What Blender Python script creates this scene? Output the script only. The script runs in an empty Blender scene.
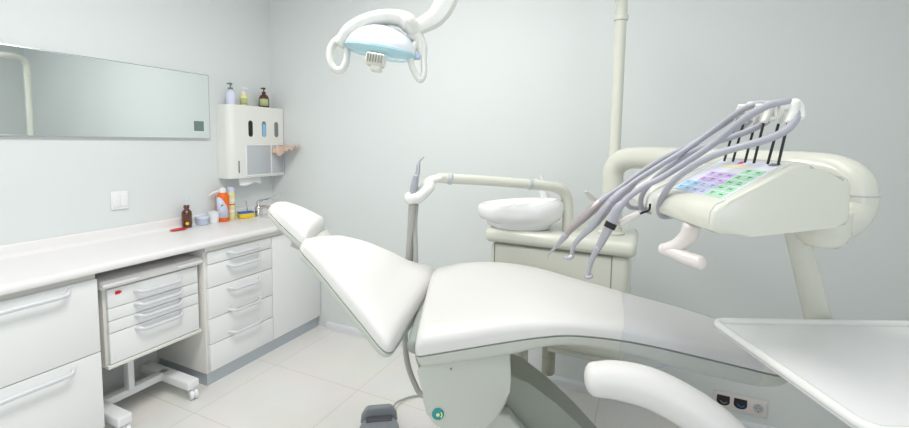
import bpy, bmesh, math, random
from mathutils import Vector, Matrix
random.seed(4)
S = bpy.context.scene
COL = S.collection

# ------------------------------------------------------------------ camera
cd = bpy.data.cameras.new('camera'); cam = bpy.data.objects.new('camera', cd); COL.objects.link(cam)
cam.matrix_world = Matrix(((0.90977059, -0.04962646, 0.4121343, 0.0),
                           (0.41478487, 0.06930583, -0.90727626, 0.0),
                           (0.01646161, 0.99636033, 0.08363671, 1.45),
                           (0, 0, 0, 1)))
cd.lens = 36 * 432 / 909; cd.sensor_width = 36; cd.shift_y = -37 / 909; cd.clip_start = 0.02
S.camera = cam

# ------------------------------------------------------------------ world, lights, exposure
W = bpy.data.worlds.new('world'); S.world = W; W.use_nodes = True
W.node_tree.nodes['Background'].inputs[0].default_value = (0.78, 0.88, 1.0, 1)
W.node_tree.nodes['Background'].inputs[1].default_value = 1.6
def area(name, loc, rot, sx, sy, power, color):
    l = bpy.data.lights.new(name, 'AREA'); l.shape = 'RECTANGLE'; l.size = sx; l.size_y = sy
    l.energy = power; l.color = color
    o = bpy.data.objects.new(name, l); COL.objects.link(o); o.location = loc; o.rotation_euler = rot
    return o
area('ceiling_panel_light', (-1.15, 1.0, 2.74), (0, 0, 0), 0.6, 1.2, 36, (1.0, 0.985, 0.95))
area('ceiling_panel_light', (-1.25, -0.7, 2.74), (0, 0, 0), 0.6, 1.2, 12, (1.0, 0.985, 0.95))
area('ceiling_panel_light', (0.15, 1.0, 2.74), (0, 0, 0), 0.6, 1.2, 7, (1.0, 0.985, 0.95))
area('added_window_fill', (1.08, -0.85, 1.6), (math.radians(90), 0, math.radians(90)), 1.9, 1.45, 14, (0.95, 0.975, 1.0))  # unseen source, added to brighten the cabinets and left wall
S.view_settings.view_transform = 'Standard'; S.view_settings.look = 'None'
S.view_settings.gamma = 1; S.view_settings.use_curve_mapping = False
S.view_settings.exposure = -0.17

# ------------------------------------------------------------------ helpers
KA = math.radians(24.51)                       # the dental unit stands turned by this angle in the room
KM = Matrix.Rotation(KA, 4, 'Z')
I4 = Matrix.Identity(4)
BASE = {}

def mat(name, color, rough=0.45, metal=0.0, bump=0.0, scale=60, vary=0.02, coat=0.0, alpha=1.0, trans=0.0, spec=0.5):
    m = bpy.data.materials.new(name); m.use_nodes = True
    nt = m.node_tree; b = nt.nodes['Principled BSDF']
    tc = nt.nodes.new('ShaderNodeTexCoord'); n = nt.nodes.new('ShaderNodeTexNoise')
    n.inputs['Scale'].default_value = scale; nt.links.new(tc.outputs['Object'], n.inputs['Vector'])
    r = nt.nodes.new('ShaderNodeMix'); r.data_type = 'RGBA'
    c = Vector(color)
    r.inputs[6].default_value = (*(c * (1 - vary)), 1); r.inputs[7].default_value = (*[min(1, v * (1 + vary)) for v in c], 1)
    nt.links.new(n.outputs['Fac'], r.inputs[0]); nt.links.new(r.outputs[2], b.inputs['Base Color'])
    b.inputs['Roughness'].default_value = rough; b.inputs['Metallic'].default_value = metal
    b.inputs['Coat Weight'].default_value = coat; b.inputs['Alpha'].default_value = alpha
    b.inputs['Transmission Weight'].default_value = trans
    b.inputs['Specular IOR Level'].default_value = spec
    if bump:
        bp = nt.nodes.new('ShaderNodeBump'); bp.inputs['Strength'].default_value = bump; bp.inputs['Distance'].default_value = 0.002
        nt.links.new(n.outputs['Fac'], bp.inputs['Height']); nt.links.new(bp.outputs['Normal'], b.inputs['Normal'])
    return m

M = {}
M['wall'] = mat('wall_paint', (0.745, 0.778, 0.775), 0.6, bump=0.15, scale=300, vary=0.01)
M['ceiling'] = mat('ceiling_paint', (0.85, 0.86, 0.85), 0.8, vary=0.01)
M['trim'] = mat('trim_white', (0.80, 0.82, 0.85), 0.35)
M['cab'] = mat('cabinet_white', (0.88, 0.89, 0.89), 0.3, vary=0.005)
M['cabside'] = mat('cabinet_carcass', (0.80, 0.79, 0.745), 0.4, vary=0.01)
M['counter'] = mat('counter_white', (0.86, 0.84, 0.84), 0.35, bump=0.05, scale=200, vary=0.01)
M['kick'] = mat('kick_brushed_metal', (0.52, 0.57, 0.62), 0.3, metal=0.6)
M['handle'] = mat('handle_satin', (0.72, 0.74, 0.78), 0.3, metal=0.1)
M['cream'] = mat('unit_cream', (0.725, 0.73, 0.645), 0.22, coat=0.3, vary=0.008)
M['creamlight'] = mat('unit_cream_light', (0.83, 0.835, 0.79), 0.2, coat=0.3, vary=0.008)
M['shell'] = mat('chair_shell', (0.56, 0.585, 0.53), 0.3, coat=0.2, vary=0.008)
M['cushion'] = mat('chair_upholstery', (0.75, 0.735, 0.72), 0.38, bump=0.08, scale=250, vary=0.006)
M['dark'] = mat('dark_gap', (0.03, 0.03, 0.035), 0.5)
M['arm_dark'] = mat('lift_arm_grey_green', (0.33, 0.36, 0.31), 0.4)
M['cupbeige'] = mat('cup_beige', (0.42, 0.41, 0.34), 0.4)
M['grey'] = mat('hose_grey', (0.43, 0.43, 0.49), 0.4, vary=0.02)
M['hosebeige'] = mat('hose_taupe', (0.46, 0.46, 0.43), 0.45)
M['steel'] = mat('steel', (0.50, 0.50, 0.545), 0.30, metal=0.55)
M['steelwarm'] = mat('steel_warm', (0.48, 0.42, 0.42), 0.30, metal=0.5)
M['chrome'] = mat('chrome', (0.75, 0.74, 0.74), 0.1, metal=1.0)
M['pedal'] = mat('pedal_grey', (0.27, 0.29, 0.32), 0.42)
M['pedalshade'] = mat('pedal_shade', (0.10, 0.10, 0.12), 0.5)  # tone of the shade painted at the pedal bar
M['porcelain'] = mat('bowl_white', (0.90, 0.91, 0.91), 0.12, coat=0.5, vary=0.003)
M['pink'] = mat('handle_blush', (0.80, 0.74, 0.72), 0.3, coat=0.3)
M['black'] = mat('black', (0.012, 0.010, 0.014), 0.4)
M['red'] = mat('red', (0.65, 0.02, 0.03), 0.35)
M['orange'] = mat('orange', (0.90, 0.16, 0.01), 0.35)
M['yellow'] = mat('yellow', (0.90, 0.62, 0.03), 0.6)
M['blue'] = mat('sponge_blue', (0.02, 0.16, 0.55), 0.8)
M['paleyellow'] = mat('pale_yellow', (0.88, 0.80, 0.38), 0.4)
M['palegreen'] = mat('pale_green', (0.75, 0.86, 0.35), 0.4)
M['lilac'] = mat('lilac_white', (0.72, 0.75, 0.92), 0.4)
M['paleblue'] = mat('pale_blue', (0.50, 0.64, 0.88), 0.4)
M['white'] = mat('white_plastic', (0.87, 0.88, 0.89), 0.35)
M['magenta'] = mat('magenta', (0.75, 0.12, 0.35), 0.4)
M['green'] = mat('green', (0.05, 0.35, 0.22), 0.4)
M['teal'] = mat('teal', (0.0, 0.27, 0.28), 0.25, coat=0.6)
M['labelgreen'] = mat('label_green', (0.48, 0.55, 0.28), 0.5)
M['brownsoap'] = mat('brown_soap', (0.10, 0.022, 0.018), 0.2, coat=0.4)
M['amber'] = mat('amber_glass', (0.10, 0.024, 0.005), 0.12, coat=0.6)
M['towel'] = mat('peach_cloth', (0.72, 0.55, 0.45), 0.9, bump=0.6, scale=120)
M['frost'] = mat('frosted_panel', (0.53, 0.56, 0.585), 0.4)
M['slotgrey'] = mat('slot_grey', (0.20, 0.22, 0.23), 0.5)
M['bluepack'] = mat('blue_gloves', (0.28, 0.55, 0.85), 0.6)
M['mirror'] = mat('mirror_glass', (0.83, 0.87, 0.87), 0.03, metal=1.0, vary=0.0)
M['alu'] = mat('mirror_edge', (0.62, 0.66, 0.67), 0.25, metal=0.6)
M['sensor'] = mat('sensor_square', (0.16, 0.24, 0.20), 0.4)
M['seam'] = mat('seam_line', (0.30, 0.30, 0.26), 0.5)
M['piping'] = mat('piping_grey', (0.34, 0.38, 0.35), 0.5)
M['traywhite'] = mat('tray_white', (0.88, 0.88, 0.89), 0.3, coat=0.2)
M['trayrim'] = mat('tray_rim', (0.84, 0.85, 0.83), 0.25, coat=0.3)
M['glassblue'] = mat('lamp_shield_blue', (0.50, 0.85, 0.95), 0.1, alpha=0.62, coat=0.5)
M['lampglass'] = mat('reflector', (0.86, 0.89, 0.95), 0.12, coat=0.6)
M['film'] = mat('clear_film', (0.70, 0.76, 0.84), 0.15, alpha=0.22, coat=1.0)
M['keypad'] = mat('keypad_film', (0.76, 0.78, 0.88), 0.3)
M['keygreen'] = mat('key_green', (0.42, 0.72, 0.50), 0.4)
M['keypurple'] = mat('key_purple', (0.62, 0.48, 0.80), 0.4)
M['keyblue'] = mat('key_blue', (0.40, 0.66, 0.86), 0.4)
M['keygrey'] = mat('key_pale', (0.60, 0.64, 0.86), 0.4)
M['cupclear'] = mat('clear_plastic', (0.70, 0.80, 0.95), 0.15, alpha=0.7, coat=0.5)

# floor: large cream tiles with thin joints
def floor_mat():
    m = bpy.data.materials.new('floor_tiles'); m.use_nodes = True; nt = m.node_tree; b = nt.nodes['Principled BSDF']
    g = nt.nodes.new('ShaderNodeNewGeometry'); mp = nt.nodes.new('ShaderNodeMapping')
    mp.inputs['Location'].default_value = (2.12, -1.954 + 0.546 * 8, 0)
    nt.links.new(g.outputs['Position'], mp.inputs['Vector'])
    br = nt.nodes.new('ShaderNodeTexBrick'); br.offset = 0.0; br.squash = 1.0
    br.inputs['Scale'].default_value = 1.0; br.inputs['Brick Width'].default_value = 0.64; br.inputs['Row Height'].default_value = 0.546
    br.inputs['Mortar Size'].default_value = 0.0022; br.inputs['Mortar Smooth'].default_value = 0.3
    br.inputs['Color1'].default_value = (0.88, 0.86, 0.83, 1); br.inputs['Color2'].default_value = (0.90, 0.875, 0.845, 1)
    br.inputs['Mortar'].default_value = (0.72, 0.63, 0.56, 1)
    nt.links.new(mp.outputs['Vector'], br.inputs['Vector'])
    n = nt.nodes.new('ShaderNodeTexNoise'); n.inputs['Scale'].default_value = 3.5; n.inputs['Detail'].default_value = 6
    mx = nt.nodes.new('ShaderNodeMix'); mx.data_type = 'RGBA'; mx.blend_type = 'MULTIPLY'; mx.inputs[0].default_value = 0.12
    nt.links.new(g.outputs['Position'], n.inputs['Vector']); nt.links.new(br.outputs['Color'], mx.inputs[6]); nt.links.new(n.outputs['Color'], mx.inputs[7])
    nt.links.new(mx.outputs[2], b.inputs['Base Color']); b.inputs['Roughness'].default_value = 0.28
    return m
M['floor'] = floor_mat()

def finish(name, bm, m, parent=None, frame=I4, smooth=True, angle=40):
    bmesh.ops.recalc_face_normals(bm, faces=bm.faces)
    me = bpy.data.meshes.new(name)
    pm = I4
    if parent is not None: pm = BASE[parent.name]
    bmesh.ops.transform(bm, matrix=pm.inverted() @ frame, verts=bm.verts)
    bm.to_mesh(me); bm.free()
    o = bpy.data.objects.new(name, me); COL.objects.link(o)
    for mm in (m if isinstance(m, (list, tuple)) else [m]): me.materials.append(M[mm])
    if smooth:
        for p in me.polygons: p.use_smooth = True
        me.set_sharp_from_angle(angle=math.radians(angle))
    if parent is not None:
        o.parent = parent
    BASE[o.name] = pm
    return o

def struct(name, bm, m, **k):
    o = finish(name, bm, m, **k); o['kind'] = 'structure'; return o

def thing(name, label, cat, loc=(0, 0, 0), rotz=0.0, group=None):
    o = bpy.data.objects.new(name, None); COL.objects.link(o); o.empty_display_size = 0.05
    mt = Matrix.Translation(Vector(loc)) @ Matrix.Rotation(rotz, 4, 'Z')
    o.location = loc; o.rotation_euler = (0, 0, rotz); BASE[o.name] = mt
    o['label'] = label; o['category'] = cat
    if group: o['group'] = group
    return o

def kthing(name, label, cat, kloc, group=None):
    p = KM @ Vector(kloc)
    return thing(name, label, cat, p, KA, group)

def tag(o, label, cat, group=None):
    o['label'] = label; o['category'] = cat
    if group: o['group'] = group
    # move the origin to the middle of the thing's foot
    vs = [v.co.copy() for v in o.data.vertices]
    c = Vector((sum(v.x for v in vs) / len(vs), sum(v.y for v in vs) / len(vs), min(v.z for v in vs)))
    for v in o.data.vertices: v.co -= c
    o.location = c
    BASE[o.name] = Matrix.Translation(c)
    return o

def NB(): return bmesh.new()

def box(bm, lo, hi, bev=0.0, seg=2, mi=0, rot=None):
    lo = Vector(lo); hi = Vector(hi); c = (lo + hi) / 2; s = hi - lo
    r = bmesh.ops.create_cube(bm, size=1.0)
    vs = r['verts']
    for v in vs: v.co = Vector((v.co.x * s.x, v.co.y * s.y, v.co.z * s.z))
    if rot is not None: bmesh.ops.transform(bm, matrix=rot, verts=vs)
    for v in vs: v.co += c
    fs = set(f for v in vs for f in v.link_faces)
    for f in fs: f.material_index = mi
    if bev > 0:
        es = list(set(e for v in vs for e in v.link_edges))
        bmesh.ops.bevel(bm, geom=es, offset=bev, segments=seg, profile=0.5, affect='EDGES')
    return bm

def prism(bm, prof, axis, lo, hi, bev=0.0, seg=2, mi=0):
    """prof = list of 2-D points; axis 'x','y','z' is the extrusion direction."""
    def P(p, t):
        return {'x': (t, p[0], p[1]), 'y': (p[0], t, p[1]), 'z': (p[0], p[1], t)}[axis]
    a = [bm.verts.new(P(p, lo)) for p in prof]; b = [bm.verts.new(P(p, hi)) for p in prof]
    n = len(prof); fs = [bm.faces.new(a), bm.faces.new(b[::-1])]
    for i in range(n): fs.append(bm.faces.new((a[i], b[i], b[(i + 1) % n], a[(i + 1) % n])))
    for f in fs: f.material_index = mi
    if bev > 0:
        es = list(set(fs[0].edges) | set(fs[1].edges))
        bmesh.ops.bevel(bm, geom=es, offset=bev, segments=seg, profile=0.5, affect='EDGES')
    return bm

def catmull(pts, n=8, closed=False):
    pts = [tuple(p) for p in pts]; out = []; N = len(pts)
    rng = range(N) if closed else range(N - 1)
    for i in rng:
        if closed: p0, p1, p2, p3 = (pts[(i + k) % N] for k in (-1, 0, 1, 2))
        else:
            p1, p2 = pts[i], pts[i + 1]
            p0 = pts[i - 1] if i else tuple(2 * a - b for a, b in zip(p1, p2))
            p3 = pts[i + 2] if i + 2 < N else tuple(2 * b - a for a, b in zip(p1, p2))
        for k in range(n):
            t = k / n
            out.append(tuple(0.5 * (2 * b + (c - a) * t + (2 * a - 5 * b + 4 * c - d) * t * t + (3 * b - a - 3 * c + d) * t ** 3)
                             for a, b, c, d in zip(p0, p1, p2, p3)))
    if not closed: out.append(pts[-1])
    return out

def rings(bm, rs, closed=False, cap=True, mi=0):
    vr = [[bm.verts.new(p) for p in r] for r in rs]
    n = len(vr[0]); m = len(vr)
    for i in range(m if closed else m - 1):
        a, b = vr[i], vr[(i + 1) % m]
        for j in range(n):
            f = bm.faces.new((a[j], a[(j + 1) % n], b[(j + 1) % n], b[j])); f.material_index = mi
    if cap and not closed:
        bm.faces.new(vr[0][::-1]).material_index = mi; bm.faces.new(vr[-1]).material_index = mi
    return bm

def tube(bm, pts, r, seg=14, smooth=8, closed=False, flat=1.0, flatdir=None, mi=0, round_ends=True):
    """r: number or list per control point. flat scales the section along flatdir."""
    rr = r if isinstance(r, (list, tuple)) else [r] * len(pts)
    P4 = [tuple(p) + (q,) for p, q in zip(pts, rr)]
    c = catmull(P4, smooth, closed) if smooth > 1 else P4
    P = [Vector(p[:3]) for p in c]; R = [max(p[3], 1e-4) for p in c]
    N = len(P); T = []
    for i in range(N):
        if closed: t = P[(i + 1) % N] - P[i - 1]
        else: t = P[min(i + 1, N - 1)] - P[max(i - 1, 0)]
        T.append(t.normalized())
    ref = Vector(flatdir) if flatdir else (Vector((0, 0, 1)) if abs(T[0].z) < 0.9 else Vector((1, 0, 0)))
    u = (ref - T[0] * ref.dot(T[0])).normalized(); rs = []
    if not closed and round_ends:
        e0 = [(P[0] - T[0] * R[0] * k, R[0] * math.sqrt(max(0.02, 1 - (k / 0.6) ** 2))) for k in (0.57, 0.45, 0.25)]
        e1 = [(P[-1] + T[-1] * R[-1] * k, R[-1] * math.sqrt(max(0.02, 1 - (k / 0.6) ** 2))) for k in (0.25, 0.45, 0.57)]
        P = [e[0] for e in e0] + P + [e[0] for e in e1]; R = [e[1] for e in e0] + R + [e[1] for e in e1]
        T = [T[0]] * 3 + T + [T[-1]] * 3
    for p, q, t in zip(P, R, T):
        if flatdir: u = Vector(flatdir)
        u = (u - t * u.dot(t)).normalized(); w = t.cross(u)
        rs.append([p + u * (q * flat * math.cos(2 * math.pi * k / seg)) + w * (q * math.sin(2 * math.pi * k / seg)) for k in range(seg)])
    return rings(bm, rs, closed, mi=mi)

def lathe(bm, prof, c, axis=(0, 0, 1), seg=24, sx=1.0, sy=1.0, mi=0):
    ax = Vector(axis).normalized(); q = Vector((0, 0, 1)).rotation_difference(ax).to_matrix()
    rs = []
    for r, z in prof:
        rs.append([Vector(c) + q @ Vector((max(r, 1e-4) * sx * math.cos(2 * math.pi * k / seg), max(r, 1e-4) * sy * math.sin(2 * math.pi * k / seg), z)) for k in range(seg)])
    return rings(bm, rs, mi=mi)

def pad(bm, near, far, thick, r0=0.03, r1=0.03, rc0=0.03, rc1=0.03, p=5.0, N=44, seg=28, down=False, crown=0.0, off=0.0, widen=0.0, mi=0, s0=0.0, s1=1.0, far_is_top=True, up_hint=(0, 0, 1)):
    """a padded slab lofted between a near and a far lower edge."""
    k = 10
    A = [Vector(x) for x in catmull(near, k)]; B = [Vector(x) for x in catmull(far, k)]
    T = [x[0] for x in catmull([(t, 0) for t in thick], k)]
    def at(L, s):
        f = s * (len(L) - 1); i = min(int(f), len(L) - 2); t = f - i
        return L[i] * (1 - t) + L[i + 1] * t
    def frame(s):
        a = at(A, s); b = at(B, s); m0 = (at(A, max(0, s - .02)) + at(B, max(0, s - .02))) / 2; m1 = (at(A, min(1, s + .02)) + at(B, min(1, s + .02))) / 2
        t = (m1 - m0).normalized(); w = (b - a); up = t.cross(w).normalized()
        if up.dot(Vector(up_hint)) < 0: up = -up
        return a, b, w, up
    ss = [s0 + (s1 - s0) * (0.5 - 0.5 * math.cos(math.pi * i / N)) for i in range(N + 1)]
    mids = [(at(A, s) + at(B, s)) / 2 for s in ss]; L = [0]
    for i in range(N): L.append(L[-1] + (mids[i + 1] - mids[i]).length)
    rs = []
    for i, s in enumerate(ss):
        a, b, w, up = frame(s); th = at(T, s)
        if far_is_top: b = b - up * th
        w = b - a; half = w.length / 2; wn = w.normalized(); c = (a + b) / 2
        up = (up - wn * up.dot(wn)).normalized()
        f0 = math.sqrt(max(0.0, 1 - (1 - min(L[i] / r0, 1)) ** 2)) if r0 else 1
        f1 = math.sqrt(max(0.0, 1 - (1 - min((L[-1] - L[i]) / r1, 1)) ** 2)) if r1 else 1
        q0 = math.sqrt(max(0.0, 1 - (1 - min(L[i] / max(rc0, 1e-3), 1)) ** 2)); q1 = math.sqrt(max(0.0, 1 - (1 - min((L[-1] - L[i]) / max(rc1, 1e-3), 1)) ** 2))
        hw = half + widen - min(rc0, half) * (1 - q0) - min(rc1, half) * (1 - q1); f = max(min(f0, f1), 0.02)
        sg = -1 if down else 1; ring = []
        for j in range(seg):
            ph = math.pi * j / (seg - 1); x = math.cos(ph); z = math.sin(ph)
            X = math.copysign(abs(x) ** (2 / p), x); Z = abs(z) ** (2 / p)
            ring.append(c + wn * hw * X + up * (sg * (th * f * Z + off + crown * f * (1 - X * X))))
        rs.append(ring)
    return rings(bm, rs, mi=mi)

def rods(bm, a, b, r, seg=10, mi=0): return tube(bm, [a, b], r, seg=seg, smooth=1, mi=mi, round_ends=False)

# ================================================================== THE ROOM
XW, YB, XR, YF, ZC = -2.75, 2.53, 1.16, -2.0, 2.8
b = NB(); box(b, (XW - .1, YF - .1, -.1), (XR + .1, YB + .1, 0)); struct('floor', b, 'floor', smooth=False)
b = NB(); box(b, (XW - .1, YF - .1, ZC), (XR + .1, YB + .1, ZC + .1)); struct('ceiling', b, 'ceiling', smooth=False)
b = NB(); box(b, (XW - .1, YF - .1, 0), (XW, YB + .1, ZC)); struct('wall_left', b, 'wall', smooth=False)
b = NB(); box(b, (XW, YB, 0), (XR, YB + .1, ZC)); struct('wall_back', b, 'wall', smooth=False)
b = NB(); box(b, (XW, YF - .1, 0), (XR, YF, ZC)); struct('wall_front', b, 'wall', smooth=False)
# right wall opened for an unseen window, added to light the left cabinets
b = NB(); WY0, WY1 = -1.85, .15
box(b, (XR, YF - .1, 0), (XR + .1, WY0, ZC)); box(b, (XR, WY1, 0), (XR + .1, YB + .1, ZC))
box(b, (XR, WY0, 0), (XR + .1, WY1, .82)); box(b, (XR, WY0, 2.38), (XR + .1, WY1, ZC))
struct('wall_right', b, 'wall', smooth=False)
wf = NB()
for y0, y1 in ((WY0, WY0 + .05), (-.875, -.825), (WY1 - .05, WY1)): box(wf, (XR + .02, y0, .82), (XR + .07, y1, 2.38))
for z0, z1 in ((.82, .87), (2.33, 2.38)): box(wf, (XR + .02, WY0, z0), (XR + .07, WY1, z1))
struct('added_window', wf, 'trim', smooth=False)  # frame of the added window, out of view
# skirting
def board(pr, axis, lo, hi, name):
    b = NB(); prism(b, pr, axis, lo, hi); struct(name, b, 'trim', smooth=False)
board([(YB, 0), (YB - .016, 0), (YB - .016, .036), (YB - .011, .050), (YB, .053)], 'x', -2.2, XR, 'baseboard_back')
board([(XR, 0), (XR - .014, 0), (XR - .014, .036), (XR - .009, .050), (XR, .053)], 'y', YF, YB, 'baseboard_right')

# ceiling fittings
for i, (x, y) in enumerate(((-1.15, 1.0), (-1.25, -.7), (.15, 1.0))):
    lb = ['rectangular ceiling light panel nearest the worktop corner', 'rectangular ceiling light panel at the back of the room', 'rectangular ceiling light panel above the instrument console'][i]
    t = thing('ceiling_light', 'white ' + lb, 'ceiling light', (x, y, ZC))
    b = NB()
    for s in (-1, 1):
        box(b, (x - .33, y + s * .615 - .015, ZC - .03), (x + .33, y + s * .615 + .015, ZC)); box(b, (x + s * .315 - .015, y - .60, ZC - .03), (x + s * .315 + .015, y + .60, ZC))
    finish('frame', b, 'trim', t)
    b = NB(); box(b, (x - .30, y - .60, ZC - .018), (x + .30, y + .60, ZC - .008)); finish('diffuser', b, 'white', t)

# ================================================================== LEFT WALL: worktop, cabinets
XF = -2.265                                            # plane of the drawer fronts
def bar_handle(bm, y0, y1, z, x=XF, drop=0.012):
    """flat bow handle, ends curving in to the front"""
    z2 = z - drop
    tube(bm, [(x - .002, y0, z), (x + .020, y0 + .012, z - .002), (x + .030, y0 + .035, z2), (x + .030, (y0 + y1) / 2, z2), (x + .030, y1 - .035, z2), (x + .020, y1 - .012, z - .002), (x - .002, y1, z)],
         0.0075, seg=10, smooth=5, flat=1.25, flatdir=(0, 0, 1))

def cabinet(label, y0, y1, fronts, sides=True):
    t = thing('base_cabinet', label, 'cabinet', (-2.5, (y0 + y1) / 2, 0))
    b = NB()
    prism(b, [(y0, .075), (y1, .075), (y1, .826), (y0, .826)], 'x', XW + .004, XF - .021, bev=.001)
    finish('carcass', b, 'cabside', t)
    b = NB(); box(b, (XW + .03, y0 + .004, 0), (XF - .025, y1 - .004, .075)); finish('plinth', b, 'kick', t)
    for kind, a0, a1, z0, z1, hz, hy0, hy1 in fronts:
        b = NB(); box(b, (XF - .020, a0 + .002, z0 + .002), (XF, a1 - .002, z1 - .002), .0025)
        f = finish('drawer' if kind == 'd' else 'door', b, 'cab', t)
        if hz:
            b = NB(); bar_handle(b, hy0, hy1, hz); finish('handle', b, 'handle', f)
    return t
cabinet('white base cabinet with two deep drawers at the left edge', .30, 1.078,
        [('d', .30, 1.078, .085, .455, .425, .62, .972), ('d', .30, 1.078, .455, .800, .776, .62, .972)])
zz = [.795, .715, .585, .402, .250, .085]
fr = []
for i in range(5):
    hz = [.768, .690, .550, .418, .280][i]
    fr.append(('d', 1.612, 2.070, zz[i + 1], zz[i], hz, 1.735, 1.962))
zz = [.795, .720, .583, .400, .247, .085]
fr = [(f[0], f[1], f[2], zz[i + 1], zz[i], f[5], f[6], f[7]) for i, f in enumerate(fr)]
fr.append(('r', 2.070, 2.526, .085, .795, 0, 0, 0))
t = cabinet('white corner base cabinet with five drawers and a plain door', 1.600, 2.526, fr)
b = NB(); box(b, (XF - .0198, 1.60, .796), (XF - .004, 2.526, .826), .002); finish('top_rail', b, 'cabside', t)

# worktop with upstand and inset sink
ZT = .865
t = thing('worktop', 'long white worktop running along the left wall above the cabinets', 'worktop', (-2.5, 1.4, .826))
SX0, SX1, SY0, SY1 = -2.66, -2.33, 2.24, 2.49
b = NB()
def top_piece(y0, y1, x0=XW + .002, x1=-2.232, front=True):
    if front:
        prof = [(x0, .828), (x1 - .012, .828), (x1 - .003, .833), (x1, .842), (x1, .850), (x1 - .004, .859), (x1 - .014, ZT), (x0, ZT)]
    else: prof = [(x0, .828), (x1, .828), (x1, ZT), (x0, ZT)]
    prism(b, prof, 'y', y0, y1)
top_piece(.28, SY0); top_piece(SY1, YB - .002); top_piece(SY0, SY1, SX1); top_piece(SY0, SY1, x1=SX0, front=False)
finish('top', b, 'counter', t, angle=25)
b = NB(); prism(b, [(XW + .001, ZT - .001), (XW + .040, ZT - .001), (XW + .026, ZT + .006), (XW + .018, ZT + .016), (XW + .016, ZT + .056), (XW + .012, ZT + .062), (XW + .001, ZT + .062)], 'y', .28, YB - .002)
finish('upstand', b, 'counter', t, angle=30)
b = NB()
cx, cy = (SX0 + SX1) / 2, (SY0 + SY1) / 2
rsx, rsy = (SX1 - SX0) / 2, (SY1 - SY0) / 2
def rr(hx, hy, z, r, n=6):
    out = []
    for qx, qy, a0 in ((1, 1, 0), (-1, 1, 90), (-1, -1, 180), (1, -1, 270)):
        for k in range(n + 1):
            a = math.radians(a0 + 90 * k / n); out.append((cx + qx * (hx - r) + r * math.cos(a), cy + qy * (hy - r) + r * math.sin(a), z))
    return out
rings(b, [rr(rsx + .008, rsy + .008, ZT + .0005, .03), rr(rsx + .006, rsy + .006, ZT + .004, .03), rr(rsx - .006, rsy - .006, ZT + .003, .03), rr(rsx - .012, rsy - .012, ZT - .01, .04),
          rr(rsx - .03, rsy - .03, ZT - .12, .06), rr(rsx - .07, rsy - .07, ZT - .14, .04)])
finish('sink_basin', b, 'porcelain', t)

# faucet
t = thing('faucet', 'chrome lever faucet with long elbow handle at the corner sink', 'faucet', (-2.645, 2.300, ZT))
b = NB(); lathe(b, [(.032, 0), (.032, .006), (.027, .010), (.0265, .065), (.019, .078), (.010, .084)], (-2.645, 2.300, ZT)); finish('body', b, 'chrome', t)
b = NB(); tube(b, [(-2.645, 2.300, ZT + .045), (-2.62, 2.305, ZT + .070), (-2.575, 2.318, ZT + .072), (-2.54, 2.325, ZT + .055), (-2.537, 2.326, ZT + .040)], [.015, .013, .012, .012, .013]); finish('spout', b, 'chrome', t)
b = NB(); tube(b, [(-2.645, 2.300, ZT + .080), (-2.65, 2.300, ZT + .105), (-2.615, 2.31, ZT + .122), (-2.54, 2.31, ZT + .140), (-2.475, 2.335, ZT + .168), (-2.470, 2.336, ZT + .180)], [.013, .011, .007, .006, .006, .008], seg=10); finish('lever', b, 'chrome', t)
b = NB(); tube(b, [(-2.692, 2.245, ZT + .02), (-2.696, 2.24, ZT + .09), (-2.700, 2.235, ZT + .12)], .003, seg=8); finish('waste_rod', b, 'chrome', t)

# ------------------------------------------------ drawer trolley under the worktop
XC = -2.30
t = thing('drawer_trolley', 'white four-drawer trolley on a metal frame pushed under the worktop', 'trolley', (-2.5, 1.34, 0))
b = NB(); box(b, (-2.70, 1.117, .335), (XC - .018, 1.588, .728), .004); finish('body', b, 'cabside', t)
b = NB()
TY0, TY1 = 1.092, 1.612
box(b, (-2.70, 1.098, .728), (XC + .012, 1.598, .770), .010, 3)
for y0, y1 in ((1.100, 1.262), (1.450, 1.594)): box(b, (XC - .01, y0, .738), (XC + .026, y1, .758), .009, 3)
finish('top', b, 'counter', t)
b = NB(); box(b, (XC - .018, 1.117, .335), (XC + .006, 1.588, .352), .004); finish('bottom_rail', b, 'cabside', t)
dz = [.722, .628, .566, .506, .354]
for i in range(4):
    b = NB(); box(b, (XC - .018, 1.130, dz[i + 1] + .0015), (XC, 1.575, dz[i] - .0015), .003); f = finish('drawer', b, 'cab', t)
    hz = [.672, .604, .545, .480][i] + .012
    b = NB(); bar_handle(b, 1.245, 1.478, hz, XC, .010); finish('handle', b, 'handle', f)
b = NB(); prism(b, [(1.162, .706), (1.180, .706), (1.192, .698), (1.180, .690), (1.162, .690)], 'x', XC, XC + .003); finish('red_tag', b, 'red', t)
b = NB()
box(b, (-2.50, 1.280, .10), (-2.45, 1.310, .336), .004); box(b, (-2.51, 1.165, .068), (-2.46, 1.505, .108), .005)
finish('frame', b, 'white', t)
for y0 in (1.115, 1.455):
    b = NB(); box(b, (-2.66, y0, .060), (-2.235, y0 + .065, .108), .008, 3); f = finish('foot', b, 'white', t)
    for x in (-2.255, -2.63):
        c = NB(); lathe(c, [(.006, -.020), (.024, -.019), (.026, -.012), (.026, -.004), (.018, -.002), (.018, .002), (.026, .004), (.026, .012), (.024, .019), (.006, .020)], (x + .012, y0 + .034, .0265), (.35, 1, 0), 20)
        rods(c, (x, y0 + .034, .030), (x, y0 + .034, .062), .010)
        finish('caster', c, 'white', f); c = NB(); lathe(c, [(.002, -.0215), (.010, -.021), (.011, -.019), (.011, .019), (.010, .021), (.002, .0215)], (x + .012, y0 + .034, .0265), (.35, 1, 0), 14); finish('caster_hub', c, 'chrome', f)

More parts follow.
